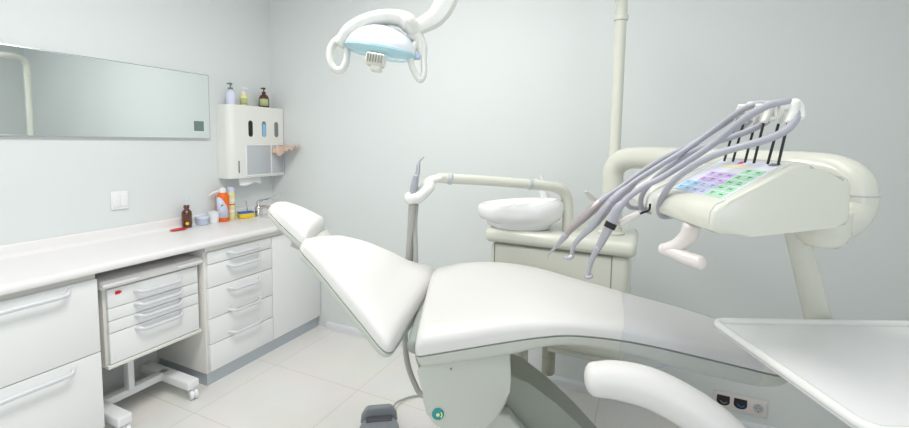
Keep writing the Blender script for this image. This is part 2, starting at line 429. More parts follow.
# ------------------------------------------------ mirror
XM = XW + .022
t = thing('wall_mirror', 'wide frameless mirror hung high on the left wall', 'mirror', (XW, 1.3, 1.44))
b = NB(); box(b, (XW + .001, .25, 1.436), (XM - .001, 1.992, 1.861), .002); finish('edge', b, 'alu', t)
b = NB(); box(b, (XM - .002, .256, 1.441), (XM, 1.986, 1.855)); finish('glass', b, 'mirror', t, smooth=False)
b = NB(); box(b, (XM - .001, 1.878, 1.486), (XM + .0015, 1.945, 1.551), .0005); s_ = finish('touch_switch', b, 'sensor', t)
b = NB()
for i in range(4):
    box(b, (XM + .0012, 1.934, 1.490 + i * .014), (XM + .0022, 1.941, 1.499 + i * .014))
finish('switch_marks', b, 'slotgrey', s_, smooth=False)
# double switch below it
t = thing('wall_switch', 'small white double switch on the left wall above the worktop', 'switch', (XW, 1.46, 1.02))
b = NB(); box(b, (XW, 1.388, 1.030), (XW + .012, 1.475, 1.134), .003); finish('plate', b, 'white', t)
for y0 in (1.394, 1.434):
    b = NB(); box(b, (XW + .010, y0, 1.045), (XW + .017, y0 + .035, 1.119), .003); finish('rocker', b, 'white', t)

# ------------------------------------------------ paper and glove dispenser in the corner
XD = -2.618; DY0, DY1, DZ0, DZ1 = 2.055, 2.524, 1.160, 1.674
t = thing('glove_dispenser', 'white wall dispenser cabinet with three oval glove slots in the corner', 'dispenser', (-2.72, 2.26, DZ0))
b = NB()
def rr2(y0, y1, x0, x1, r, n=8):
    pts = [(x0, y1), (x0, y0)]
    for k in range(n + 1):
        a = math.radians(180 + 90 * k / n)
        pts.append((x1 - r + r * math.sin(math.radians(90 * k / n)), y0 + r - r * math.cos(math.radians(90 * k / n))))
    pts.append((x1, y1)); return pts
prism(b, rr2(DY0, DY1, XW + .001, XD, .05), 'z', DZ0, DZ1, bev=.006, seg=3)
finish('housing', b, 'creamlight', t, angle=30)
for (y, m_, lab) in ((2.222, 'black', 'black glove slot'), (2.340, 'bluepack', 'glove slot filled with light blue'), (2.455, 'slotgrey', 'grey glove slot')):
    b = NB(); pr = []
    for k in range(24):
        a = 2 * math.pi * k / 24; pr.append((y + .018 * math.cos(a), 1.512 + math.copysign(.038, math.sin(a)) + .020 * math.sin(a)))
    prism(b, pr, 'x', XD - .006, XD + .0022); s_ = finish('slot', b, m_ if m_ != 'bluepack' else 'slotgrey', t); s_['label'] = lab
    if m_ == 'bluepack':
        b = NB(); pr2 = [(y + .014 * math.cos(2 * math.pi * k / 24), 1.503 + math.copysign(.034, math.sin(2 * math.pi * k / 24)) + .014 * math.sin(2 * math.pi * k / 24)) for k in range(24)]
        prism(b, pr2, 'x', XD, XD + .004, bev=.001); finish('blue_gloves', b, 'bluepack', s_)
b = NB(); box(b, (XD - .002, 2.185, 1.182), (XD + .0035, 2.395, 1.392), .001); finish('front_panel', b, 'frost', t)
b = NB(); box(b, (XD - .002, 2.407, 1.182), (XD + .0035, 2.515, 1.392), .001); finish('front_panel', b, 'frost', t)
b = NB()
for z0, z1, y0, y1 in ((1.392, 1.400, 2.175, 2.522), (1.174, 1.182, 2.175, 2.522), (1.182, 1.392, 2.396, 2.406), (1.182, 1.392, 2.175, 2.184)): box(b, (XD - .001, y0, z0), (XD + .006, y1, z1), .001)
finish('panel_frame', b, 'white', t)
b = NB(); box(b, (XD - .001, 2.115, 1.200), (XD + .002, 2.125, 1.285), .001); finish('sight_slot', b, 'slotgrey', t)
# paper towel poking out underneath
b = NB()
pts = []
for i in range(9):
    s = i / 8; pts.append([(-2.665 + .006 * math.sin(5 * s) + j * .004, 2.15 + .19 * s, DZ0 + .002 - (.050 + .010 * math.sin(7 * s)) * (j % 2)) for j in (0, 1, 3, 2)])
rings(b, pts); tag(finish('paper_towel', b, 'white'), 'white paper towel tip hanging out under the dispenser', 'paper towel')
# peach cloth over the dispenser's end
b = NB(); n1, n2 = 22, 12; grid = []
random.seed(7)
for i in range(n1 + 1):
    row = []
    for j in range(n2 + 1):
        u = i / n1; v = j / n2
        x = XD + .010 + .175 * u; y = 2.40 + .105 * v
        fold = .011 * math.sin(9 * u + 5 * v) + .008 * math.sin(17 * v + 4 * u) + .004 * math.sin(31 * u + 13 * v)
        z = 1.398 + .018 * math.sin(math.pi * v) - .085 * (1 - v) ** .8 * (1 - .35 * u) * (.35 + .65 * abs(math.sin(2.4 * u + .5))) + fold - .010 * u
        row.append((x, y - .03 * u * (1 - v), z))
    grid.append(row)
top = [[b.verts.new(p) for p in r] for r in grid]; bot = [[b.verts.new((p[0], p[1] + .002, p[2] - .008)) for p in r] for r in grid]
for i in range(n1):
    for j in range(n2):
        b.faces.new((top[i][j], top[i + 1][j], top[i + 1][j + 1], top[i][j + 1])); b.faces.new((bot[i][j], bot[i][j + 1], bot[i + 1][j + 1], bot[i + 1][j]))
for i in range(n1):
    for j in (0, n2): b.faces.new((top[i][j], bot[i][j], bot[i + 1][j], top[i + 1][j]))
for j in range(n2):
    for i in (0, n1): b.faces.new((top[i][j], top[i][j + 1], bot[i][j + 1], bot[i][j]))
tag(finish('cloth', b, 'towel', angle=80), 'crumpled peach cloth hanging off the right end of the dispenser', 'cloth')

# ------------------------------------------------ pump bottles on the dispenser
def pump_bottle(label, x, y, z, r, h, body, pump, neck=.012, pdir=(1, 0), lab=None, ph=.035, cap=None, oval=1.0):
    t = thing('pump_bottle', label, 'bottle', (x, y, z))
    b = NB(); lathe(b, [(r * .9, 0), (r, .005), (r, h * .62), (r * .93, h * .74), (r * .70, h * .88), (neck + .001, h * .97), (neck, h)], (x, y, z), sy=oval); finish('body', b, body, t)
    b = NB(); lathe(b, [(neck + .003, 0), (neck + .003, .013), (.005, .015), (.004, ph)], (x, y, z + h), seg=16)
    e = (x + pdir[0] * .030, y + pdir[1] * .030, z + h + ph + .002)
    tube(b, [(x - pdir[0] * .010, y - pdir[1] * .010, z + h + ph + .004), (x, y, z + h + ph + .005), e], [.008, .008, .0045], seg=10)
    finish('pump', b, pump, t)
    if lab:
        b = NB(); a0 = math.atan2(-y, -x)
        lr = r + .0012; pr = []
        for zz_ in (z + h * .12, z + h * .62):
            pr.append([(x + lr * math.cos(a0 + a), y + lr * oval * math.sin(a0 + a), zz_) for a in [(-0.9 + 1.8 * k / 10) for k in range(11)]])
        vs = [[b.verts.new(p) for p in row] for row in pr]
        for k in range(10): b.faces.new((vs[0][k], vs[0][k + 1], vs[1][k + 1], vs[1][k]))
        l_ = finish('label', b, lab, t)
        s_ = l_.modifiers.new('thickness', 'SOLIDIFY'); s_.thickness = .001
    return t
DT = DZ1 + .001
pump_bottle('pale lilac pump bottle on top of the dispenser, leftmost', -2.690, 2.125, DT, .032, .105, 'lilac', 'slotgrey', pdir=(.2, -1))
pump_bottle('pale yellow bottle with white pump, middle one on the dispenser', -2.690, 2.232, DT, .027, .085, 'paleyellow', 'white', ph=.038, neck=.015, pdir=(.3, .9), lab='labelgreen')
pump_bottle('dark brown pump bottle with green label on the dispenser', -2.690, 2.410, DT, .037, .105, 'brownsoap', 'brownsoap', pdir=(.2, -1), lab='labelgreen')
# green drop on the lilac bottle
# ------------------------------------------------ things on the worktop
def cyl_thing(name, label, cat, x, y, parts, group=None, z=ZT + .001):
    t = thing(name, label, cat, (x, y, z), 0, group)
    for pn, m_, prof in parts:
        b = NB(); lathe(b, prof, (x, y, z), seg=28); finish(pn, b, m_, t)
    return t
t = cyl_thing('medicine_bottle', 'brown glass medicine bottle with a thin dropper on the worktop', 'bottle', -2.700, 1.790, [
    ('body', 'amber', [(.026, 0), (.029, .004), (.029, .090), (.027, .102), (.017, .114), (.014, .118), (.014, .130)]),
    ('cap', 'amber', [(.017, .128), (.017, .142), (.015, .145), (.006, .146)]),
    ('dropper', 'lilac', [(.005, .146), (.004, .168), (.006, .171), (.006, .182), (.004, .186)])])
b = NB(); lathe(b, [(.010, 0), (.010, .004), (.006, .006)], (-2.700 + .0300, 1.790 - .018, ZT + .030), (.85, -.5, 0), 16); bmesh.ops.translate(b, verts=b.verts, vec=(-.006, .003, 0)); finish('yellow_seal', b, 'yellow', t)
b = NB(); lathe(b, [(.002, 0), (.030, .001), (.034, .005), (.028, .008), (.004, .009)], (-2.665, 1.710, ZT + .001), sx=1.0, sy=1.5)
tag(finish('red_dish', b, 'red'), 'small flat red dish lying beside the brown bottle', 'dish')
cyl_thing('plastic_jar', 'clear pale blue plastic jar, low one right of the brown bottle', 'jar', -2.700, 1.893, [
    ('body', 'cupclear', [(.036, 0), (.038, .004), (.038, .040), (.035, .042)]), ('lid', 'lilac', [(.040, .042), (.040, .054), (.036, .056), (.002, .056)])])
cyl_thing('paper_cup', 'white cup standing beside the orange spray bottle', 'cup', -2.700, 1.975, [
    ('body', 'white', [(.030, 0), (.037, .070), (.040, .072), (.040, .076), (.036, .076), (.034, .070), (.028, .006), (.002, .005)])])
# orange-white spray bottle
x, y = -2.690, 2.042; z = ZT + .001
t = cyl_thing('spray_bottle', 'orange and white spray bottle on the worktop', 'bottle', x, y, [
    ('body', 'orange', [(.035, 0), (.038, .004), (.038, .178), (.034, .190), (.020, .200), (.018, .204)]),
    ('cap', 'white', [(.021, .200), (.022, .222), (.018, .232), (.004, .236)])])
b = NB(); a0 = math.atan2(-y, -x); rows = []
for k in range(15):
    a = a0 - 1.35 + 2.3 * k / 14
    hi = .172 - .095 * max(0, (k - 5) / 9) ** 1.5
    rows.append([(x + .0388 * math.cos(a), y + .0388 * math.sin(a), z + q) for q in (.028, hi)])
vs = [[b.verts.new(p) for p in r] for r in rows]
for k in range(14): b.faces.new((vs[k][0], vs[k + 1][0], vs[k + 1][1], vs[k][1]))
l_ = finish('label', b, 'lilac', t); l_.modifiers.new('thickness', 'SOLIDIFY').thickness = .001
b = NB(); a = a0 - .05
box(b, (x + .0385 * math.cos(a) - .004, y + .0385 * math.sin(a) - .012, z + .112), (x + .0385 * math.cos(a) + .004, y + .0385 * math.sin(a) + .012, z + .120), .002); finish('green_mark', b, 'green', l_)
b = NB(); tube(b, [(x, y, z + .222), (x - .02, y - .05, z + .205), (x - .02, y - .085, z + .190)], [.006, .006, .004], seg=8); finish('trigger', b, 'white', t)
# striped bottle
x, y = -2.700, 2.112
t = cyl_thing('striped_bottle', 'tall yellow and white striped bottle beside the orange bottle', 'bottle', x, y, [
    ('body', 'paleyellow', [(.024, 0), (.026, .003), (.026, .185), (.022, .195)]), ('cap', 'lilac', [(.023, .194), (.024, .225), (.018, .232), (.004, .235)])])
for i, (z0, z1, m_) in enumerate(((.02, .04, 'palegreen'), (.050, .068, 'white'), (.104, .114, 'magenta'), (.082, .098, 'palegreen'), (.130, .150, 'white'), (.165, .178, 'palegreen'))):
    b = NB(); lathe(b, [(.026, z0), (.0266, z0 + .0005), (.0266, z1 - .0005), (.026, z1)], (x, y, z), seg=28); finish('stripe', b, m_, t)
# sponge
t = thing('sponge', 'yellow sponge with a blue scouring top by the sink', 'sponge', (-2.700, 2.335 - .05, ZT))
R_ = Matrix.Rotation(math.radians(70), 4, 'Z')
b = NB(); box(b, (-2.675 - .050, 2.195 - .032, ZT + .001), (-2.675 + .050, 2.195 + .032, ZT + .036), .006, 2)
bmesh.ops.transform(b, matrix=Matrix.Translation((-2.675, 2.195, 0)) @ R_ @ Matrix.Translation((2.69, -2.195, 0)), verts=b.verts); finish('foam', b, 'yellow', t)
b = NB(); box(b, (-2.675 - .050, 2.195 - .032, ZT + .036), (-2.675 + .050, 2.195 + .032, ZT + .045), .003, 2)
bmesh.ops.transform(b, matrix=Matrix.Translation((-2.675, 2.195, 0)) @ R_ @ Matrix.Translation((2.69, -2.195, 0)), verts=b.verts); finish('scourer', b, 'blue', t)

# ================================================================== SOCKETS on the back wall
t = thing('wall_sockets', 'white three-gang socket plate low on the back wall', 'socket', (.46, YB, .1))
SX, SZ = .362, .140
b = NB(); box(b, (SX - .005, YB - .010, SZ - .045), (SX + .227, YB, SZ + .040), .003); finish('plate', b, 'pink', t)
for i in range(2):
    x = SX + .038 + i * .075
    b = NB(); pr = [(x - .028, SZ + .024), (x + .028, SZ + .024)] + [(x + .029 * math.cos(math.radians(-a)), SZ - .006 + .022 * math.sin(math.radians(-a))) for a in range(0, 181, 20)]
    prism(b, pr, 'y', YB - .013, YB - .009); s_ = finish('socket_insert', b, 'black', t); s_['label'] = 'dark socket insert'
    b = NB(); tube(b, [(x - .012, YB - .014, SZ - .006), (x + .002, YB - .016, SZ - .014), (x + .016, YB - .014, SZ - .008)], .003, seg=8); finish('insert_rim', b, 'slotgrey' if i == 0 else 'blue', s_)
x = SX + .188
b = NB(); box(b, (x - .033, YB - .013, SZ - .036), (x + .033, YB - .009, SZ + .032), .002); s_ = finish('socket_frame', b, 'pink', t)
b = NB(); lathe(b, [(.002, .001), (.019, .001), (.020, .004), (.022, .004), (.022, .0), (.002, 0)], (x, YB - .0135, SZ - .002), (0, -1, 0), 28); finish('socket_well', b, 'frost', s_)
b = NB()
for dx, dz_ in ((-.008, 0), (.008, 0), (0, .017), (0, -.017)): box(b, (x + dx - .003, YB - .019, SZ - .002 + dz_ - .003), (x + dx + .003, YB - .0138, SZ - .002 + dz_ + .003), .001)
finish('socket_pins', b, 'seam', s_)

# ================================================================== CUSPIDOR UNIT
UX0, UX1, UY0, UY1 = -.688, -.035, 1.86, 2.22
t = thing('cuspidor_unit', 'cream dental water unit box with basin, behind the patient chair', 'dental unit', (-.35, 2.04, 0))
b = NB(); box(b, (UX0 + .022, UY0 + .015, .53), (UX1 - .022, UY1 - .01, .985), .030, 5); finish('cabinet', b, 'cream', t)
b = NB(); box(b, (UX0, UY0 - .006, .985), (UX1, UY1, 1.050), .026, 5); finish('lid', b, 'cream', t)
b = NB(); box(b, (UX0 + .045, UY0 + .0135, .60), (UX0 + .049, UY0 + .017, .982)); box(b, (UX1 - .095, UY0 + .0135, .60), (UX1 - .091, UY0 + .017, .982)); box(b, (UX0 + .045, UY0 + .0135, .978), (UX1 - .091, UY0 + .017, .982))
finish('door_seam', b, 'seam', t, smooth=False)
b = NB(); box(b, (UX0 + .30, UY0 + .03, .505), (UX1 - .06, UY1 - .04, .535), .012, 3); finish('bottom_tray', b, 'cream', t)
bx, by = onp = (-.395, 1.95)
b = NB(); lathe(b, [(.030, .525), (.030, .474), (.0265, .472), (.0265, .468), (.030, .466), (.030, .392), (.026, .386), (.004, .385)], (-.385, 1.93, 0), seg=24, mi=0); finish('filter_cup', b, 'cupbeige', t)
b = NB(); rods(b, (-.56, 2.06, .0), (-.56, 2.06, .56), .045, 20); lathe(b, [(.12, 0), (.12, .012), (.05, .03)], (-.56, 2.06, 0)); finish('floor_post', b, 'cream', t)
# basin
BC = Vector((-.568, 1.965, 1.050)); 
b = NB()
def egg(r, z, k=0.0):
    out = []
    for q in range(40):
        a = 2 * math.pi * q / 40
        ex = r * (1 + .08 * math.cos(a)) * 1.0
        out.append((BC.x + ex * 1.17 * math.cos(a), BC.y + r * .80 * math.sin(a), BC.z + z + .020 * math.cos(a) * k))
    return out
rings(b, [egg(.120, .000), egg(.128, .006), egg(.134, .024), egg(.160, .040, .3), egg(.172, .060, .5), egg(.176, .092, .7), egg(.171, .112, .9), egg(.160, .122, 1), egg(.148, .120, 1), egg(.138, .108, .8), egg(.110, .075, .4), egg(.060, .056, 0), egg(.020, .050, 0)])
finish('basin', b, 'porcelain', t)
b = NB(); lathe(b, [(.024, .050), (.024, .064), (.016, .070), (.004, .071)], (BC.x + .03, BC.y, BC.z), seg=20); finish('drain_cap', b, 'white', t)
b = NB(); tube(b, [(BC.x + .110, BC.y + .115, BC.z + .01), (BC.x + .108, BC.y + .115, BC.z + .12), (BC.x + .098, BC.y + .105, BC.z + .165), (BC.x + .075, BC.y + .085, BC.z + .205), (BC.x + .060, BC.y + .070, BC.z + .210)], [.026, .024, .020, .016, .012]); finish('rinse_spout', b, 'porcelain', t)

# ================================================================== LAMP on its pole
PX, PY = -.150, 2.059
t = thing('dental_lamp', 'white overhead dental lamp with blue shield on a tall pole', 'lamp', (PX, PY, 1.05))
b = NB(); rods(b, (PX, PY, 1.05), (PX, PY, 1.985), .024, 24)
finish('pole', b, 'cream', t)
b = NB(); lathe(b, [(.024, -.012), (.030, -.010), (.030, .010), (.024, .012)], (PX, PY, 1.995), seg=24); finish('collar', b, 'cream', t)
KI = lambda p: KM @ Vector(p)
e1 = KI((-0.016, 1.451, 1.951)); e2 = KI((-0.035, 1.451, 1.900)); e3 = KI((-0.067, 1.451, 1.852)); e4 = KI((-0.142, 1.451, 1.806))
b = NB(); tube(b, [(PX, PY, 1.98), (PX, PY, 2.05), (PX - .012, PY - .015, 2.10), (PX - .05, PY - .06, 2.135), (PX - .20, PY - .26, 2.115), tuple(e1 + Vector((.10, .13, .030))), tuple(e1)], [.024, .024, .024, .024, .023, .024, .027], seg=18); finish('arm', b, 'cream', t)
b = NB(); tube(b, [tuple(e1), tuple(e2), tuple(e3), tuple(e3 * .4 + e4 * .6), tuple(e4)], [0.0310, 0.0350, 0.0320, 0.0270, 0.0230], seg=8, smooth=3, flat=.85, flatdir=tuple(KM @ Vector((0, 1, 0)))); finish('elbow', b, 'creamlight', t)
b = NB(); lathe(b, [(0.0242, -0.0048), (0.0258, 0), (0.0242, 0.0048)], tuple(e4 + (e3 - e4) * .02), tuple(e3 - e4), 20); finish('joint_ring', b, 'piping', t)
# bow shaped head
b = NB(); hp = [(-0.378, 1.450, 1.760), (-0.351, 1.450, 1.796), (-0.312, 1.450, 1.822), (-0.266, 1.450, 1.841), (-0.221, 1.450, 1.848), (-0.178, 1.450, 1.842), (-0.152, 1.450, 1.825), (-0.138, 1.450, 1.800)]
tube(b, hp, [.019, .025, .026, .0245, .024, .027, .030, .020], seg=22, flat=1.7, flatdir=(0, 1, 0)); finish('head', b, 'creamlight', t, KM)
b = NB(); dc = (-0.247, 1.451, 1.743); tl = Matrix.Rotation(math.radians(9), 4, 'Y')
# reflector dome, open below
rs_ = []
for r_, z_ in ((0.1177, -0.0048), (0.1193, 0.0032), (0.1112, 0.0270), (0.0903, 0.0520), (0.0564, 0.0700), (0.0202, 0.0790), (0.0016, 0.0800)): rs_.append([Vector(dc) + tl @ Vector((r_ * math.cos(2 * math.pi * k / 40), r_ * .72 * math.sin(2 * math.pi * k / 40), z_)) for k in range(40)])
rings(b, rs_); finish('reflector', b, 'lampglass', t, KM)
b = NB(); rs_ = []
for r_, z_ in ((0.1209, 0.0016), (0.1225, -0.0048), (0.1128, -0.0140), (0.0887, -0.0230), (0.0484, -0.0285), (0.0016, -0.0298)): rs_.append([Vector(dc) + tl @ Vector((r_ * math.cos(2 * math.pi * k / 40), r_ * .74 * math.sin(2 * math.pi * k / 40), z_)) for k in range(40)])
rings(b, rs_); f = finish('shield', b, 'glassblue', t, KM)
b = NB()
for sx_ in (-1, 1):
    b = NB(); c_ = Vector(dc) + tl @ Vector((sx_ * .1185, 0, -0.0016)); box(b, tuple(c_ - Vector((0.0113, 0.0161, 0.0081))), tuple(c_ + Vector((0.0113, 0.0161, 0.0081))), 0.0032)
finish('shield_clip', b, 'paleblue', f, KM)
b = NB(); q0 = Vector((-0.248, 1.370, 1.696)); box(b, tuple(q0 + Vector((-0.0306, -0.0242, -0.0193))), tuple(q0 + Vector((0.0290, 0.0242, 0.0193))), 0.0081, 3, rot=tl.to_4x4()); bm_l = tuple(q0)
box(b, tuple(q0 + Vector((-0.0161, -0.0210, -0.0371))), tuple(q0 + Vector((0.0177, 0.0210, -0.0145))), 0.0064, 3, rot=tl.to_4x4()); f = finish('sensor_housing', b, 'cream', t, KM)
b = NB()
for k in range(6): c_ = q0 + tl @ Vector((-0.0218 + 0.0085 * k, -0.0246, 0.0016)); box(b, tuple(c_ - Vector((0.0023, 0.0016, 0.0121))), tuple(c_ + Vector((0.0023, 0.0016, 0.0121))), rot=tl.to_4x4())
finish('vent_slots', b, 'seam', f, KM, smooth=False)
for lst, r_ in (([(-0.378, 1.451, 1.780), (-0.405, 1.443, 1.752), (-0.410, 1.435, 1.712), (-0.397, 1.435, 1.680), (-0.374, 1.435, 1.674), (-0.360, 1.443, 1.701), (-0.358, 1.451, 1.742), (-0.352, 1.451, 1.771)], 0.0118),
                ([(-0.119, 1.451, 1.784), (-0.141, 1.443, 1.744), (-0.146, 1.435, 1.703), (-0.133, 1.435, 1.668), (-0.116, 1.435, 1.646), (-0.104, 1.443, 1.667), (-0.105, 1.451, 1.713), (-0.105, 1.451, 1.759)], 0.0105)):
    b = NB(); tube(b, lst, r_, seg=14, smooth=7, closed=True, flat=1.5, flatdir=(0, 1, 0)); finish('grip', b, 'creamlight', t, KM)
b = NB(); tube(b, [(-0.142, 1.451, 1.800), (-0.122, 1.451, 1.778), (-0.112, 1.451, 1.726)], [0.0242, 0.0193, 0.0113], seg=14); finish('yoke', b, 'creamlight', t, KM)

# ================================================================== SUCTION ARM
t = thing('suction_holder', 'cream jointed arm holding the suction hoses left of the basin', 'dental arm', (-.20, 2.10, 1.05))
b = NB(); tube(b, [(0.522, 1.950, 1.042), (0.523, 1.950, 1.121), (0.516, 1.950, 1.194), (0.489, 1.940, 1.234), (0.430, 1.920, 1.253), (0.313, 1.890, 1.266), (0.156, 1.850, 1.280), (0.005, 1.800, 1.291), (-0.065, 1.770, 1.296)], [.024, .024, .024, .024, .0235, .0225, .0215, .021, .020], seg=18); finish('tube', b, 'cream', t, KM)
for p_, q_ in (((0.336, 1.895, 1.264), (0.327, 1.893, 1.265)), ((-0.016, 1.790, 1.292), (-0.024, 1.790, 1.293))):
    b = NB(); d_ = Vector(q_) - Vector(p_); lathe(b, [(.022, -.010), (.0245, -.008), (.0245, .008), (.022, .010)], p_, tuple(d_), 20); finish('joint_collar', b, 'frost', t, KM)
b = NB(); rods(b, (0.406, 1.910, 1.247), (0.386, 1.910, 1.305), .006); finish('knob_post', b, 'porcelain', t, KM)
# holder: shaped paddle
b = NB(); tube(b, [(-0.057, 1.770, 1.296), (-0.094, 1.765, 1.284), (-0.113, 1.750, 1.252), (-0.144, 1.740, 1.224), (-0.176, 1.735, 1.216)], [.022, .032, .040, .045, .042], seg=22, flat=.62, flatdir=(0, 0, 1)); hol = finish('holder', b, 'creamlight', t, KM)

def kthing2(name, label, cat, k, group=None): return kthing(name, label, cat, k, group)
# two suction hoses with tips resting in the holder
t = kthing('suction_handpiece', 'grey suction tube with short sleeve in the holder', 'suction tube', (-0.163, 1.720, 1.226))
b = NB(); tube(b, [(-0.163, 1.720, 1.239), (-0.159, 1.720, 1.267), (-0.155, 1.720, 1.291), (-0.151, 1.720, 1.307)], [.014, .0145, .013, .013], seg=16); finish('grip', b, 'grey', t, KM)
b = NB(); tube(b, [(-0.167, 1.725, 1.189), (-0.173, 1.750, 1.103), (-0.185, 1.800, 0.985), (-0.203, 1.860, 0.789), (-0.207, 1.860, 0.607), (-0.195, 1.840, 0.478), (-0.159, 1.800, 0.400), (-0.111, 1.740, 0.374), (0.007, 1.620, 0.434)], [.014, .014, .013, .0125, .0125, .0125, .012, .012, .012], seg=12); finish('hose', b, 'hosebeige', t, KM)
t = kthing('saliva_ejector', 'silver three-way syringe with curved tip in the holder', 'dental syringe', (-0.157, 1.740, 1.248))
b = NB(); tube(b, [(-0.159, 1.740, 1.232), (-0.153, 1.740, 1.281), (-0.145, 1.740, 1.330), (-0.144, 1.740, 1.350)], [.011, .011, .009, .008], seg=14); finish('body', b, 'steel', t, KM)
b = NB(); tube(b, [(-0.143, 1.740, 1.346), (-0.138, 1.740, 1.366), (-0.122, 1.740, 1.383)], [.006, .004, .003], seg=10); finish('tip', b, 'steel', t, KM)
b = NB(); tube(b, [(-0.151, 1.750, 1.186), (-0.157, 1.760, 1.101), (-0.154, 1.780, 0.969), (-0.154, 1.820, 0.804), (-0.148, 1.800, 0.635), (-0.137, 1.780, 0.533), (-0.111, 1.720, 0.465), (-0.041, 1.620, 0.449)], .0095, seg=12); finish('hose', b, 'hosebeige', t, KM)
b = NB(); tube(b, [(-0.159, 1.770, 1.183), (-0.169, 1.800, 1.093), (-0.176, 1.840, 0.953), (-0.177, 1.860, 0.790), (-0.165, 1.840, 0.616), (-0.147, 1.800, 0.509), (-0.102, 1.720, 0.456)], .006, seg=10)
tag(finish('air_hose', b, 'piping', frame=KM), 'thin dark hose hanging between the two suction hoses', 'hose')

# ================================================================== PATIENT CHAIR (built in the unit's turned frame)
t = kthing('dental_chair', 'white reclined dental patient chair in the middle of the room', 'dental chair', (.30, 1.47, 0))
chair = t
sn = [(-0.108, 1.250, 0.803), (-0.003, 1.240, 0.828), (0.162, 1.230, 0.864), (0.262, 1.220, 0.885), (0.361, 1.210, 0.896), (0.518, 1.200, 0.884), (0.704, 1.175, 0.855), (0.976, 1.145, 0.803)]
sf = [(-0.103, 1.780, 0.923), (0.031, 1.780, 0.955), (0.175, 1.750, 0.970), (0.319, 1.700, 0.966), (0.476, 1.640, 0.938), (0.664, 1.570, 0.902), (0.852, 1.500, 0.868), (1.064, 1.420, 0.812)]
b = NB(); pad(b, sn, sf, [.072, .070, .066, .058, .052, .050, .046, .042], r0=.045, r1=.09, rc0=.02, rc1=.09, p=4.6, N=70, seg=36, widen=.004); seat = finish('seat', b, 'cushion', t, KM, angle=70)
b = NB()
# thin seam line below the upholstery
shn = [tuple(Vector(p) - Vector((0, 0, .0015))) for p in sn]
def lowered(pts, th, dz): return [tuple(Vector(p) - Vector((0, 0, th_ + dz))) for p, th_ in zip(pts, th)]
TH = [.072, .070, .066, .058, .052, .050, .046, .042]
sfl = lowered(sf, TH, .0015)
b = NB(); pad(b, shn, sfl, [.004] * 8, r0=.001, r1=.001, rc0=.02, rc1=.09, p=12, N=60, seg=24, down=True, far_is_top=False, widen=.001); finish('seam_piping', b, 'piping', seat, KM)
shn2 = [tuple(Vector(p) - Vector((0, 0, .006))) for p in sn]; sfl2 = lowered(sf, TH, .006)
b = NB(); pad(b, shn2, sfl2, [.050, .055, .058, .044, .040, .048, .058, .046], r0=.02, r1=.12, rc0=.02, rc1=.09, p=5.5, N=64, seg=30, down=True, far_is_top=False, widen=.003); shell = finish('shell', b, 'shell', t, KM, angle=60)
# pedestal housing under the seat
def az(*pts): return [(p[0], p[2]) for p in pts]
pr = az((-0.094, 1.250, 0.781), (-0.088, 1.250, 0.753), (-0.088, 1.250, 0.696), (-0.084, 1.250, 0.648), (-0.073, 1.250, 0.610), (-0.051, 1.250, 0.578), (-0.011, 1.250, 0.550), (0.056, 1.250, 0.545), (0.117, 1.250, 0.565), (0.150, 1.250, 0.604), (0.173, 1.250, 0.649), (0.181, 1.250, 0.688), (0.183, 1.250, 0.723), (0.182, 1.250, 0.757), (0.180, 1.250, 0.842), (0.057, 1.250, 0.831), (-0.090, 1.250, 0.809))
prc = pr
b = NB(); prism(b, prc, 'y', 1.258, 1.70, bev=.014, seg=4); ped = finish('pedestal_housing', b, 'shell', t, KM, angle=35)
ec = (-0.037, 1.252, 0.616)
b = NB(); lathe(b, [(.002, -.004), (.0185, -.004), (.0185, .003), (.016, .005), (.012, .004), (.010, .0055), (.002, .006)], (ec[0], 1.258, ec[2]), (0, -1, 0), 28); em = finish('round_emblem', b, 'teal', ped, KM); em['label'] = 'round teal and green holographic badge'
b = NB(); lathe(b, [(.004, .004), (.0055, .0062), (.004, .0066)], (ec[0], 1.258, ec[2]), (0, -1, 0), 20); tube(b, [(ec[0] + .010, 1.2525, ec[2] - .008), (ec[0] + .0125, 1.2525, ec[2]), (ec[0] + .010, 1.2525, ec[2] + .007)], .002, seg=8); finish('badge_swirl', b, 'palegreen', em, KM)
sc = (0.001, 1.252, 0.760)
b = NB(); lathe(b, [(.0035, -.001), (.0035, .0012), (.001, .002)], (sc[0], 1.257, sc[2]), (0, -1, 0), 12); finish('screw', b, 'seam', ped, KM)
# lift arm and foot plate
b = NB(); prism(b, az((0.101, 1.440, 0.694), (0.192, 1.440, 0.670), (0.270, 1.440, 0.624), (0.370, 1.440, 0.549), (0.479, 1.440, 0.447), (0.576, 1.440, 0.341)) + [(.78, .12), (.62, .06), (.30, .30), (.08, .50)], 'y', 1.42, 1.60, bev=.02, seg=3); finish('lift_arm', b, 'arm_dark', t, KM, angle=35)
b = NB(); prism(b, [(.10, .56), (.20, .545), (.27, .46), (.50, .20), (.60, .06), (.35, .05), (.05, .40)], 'y', 1.36, 1.418, bev=.012, seg=3); finish('arm_cover', b, 'shell', t, KM, angle=35)
b = NB(); box(b, (-.02, 1.24, 0), (.95, 1.76, .085), .035, 4); finish('foot_plate', b, 'shell', t, KM)
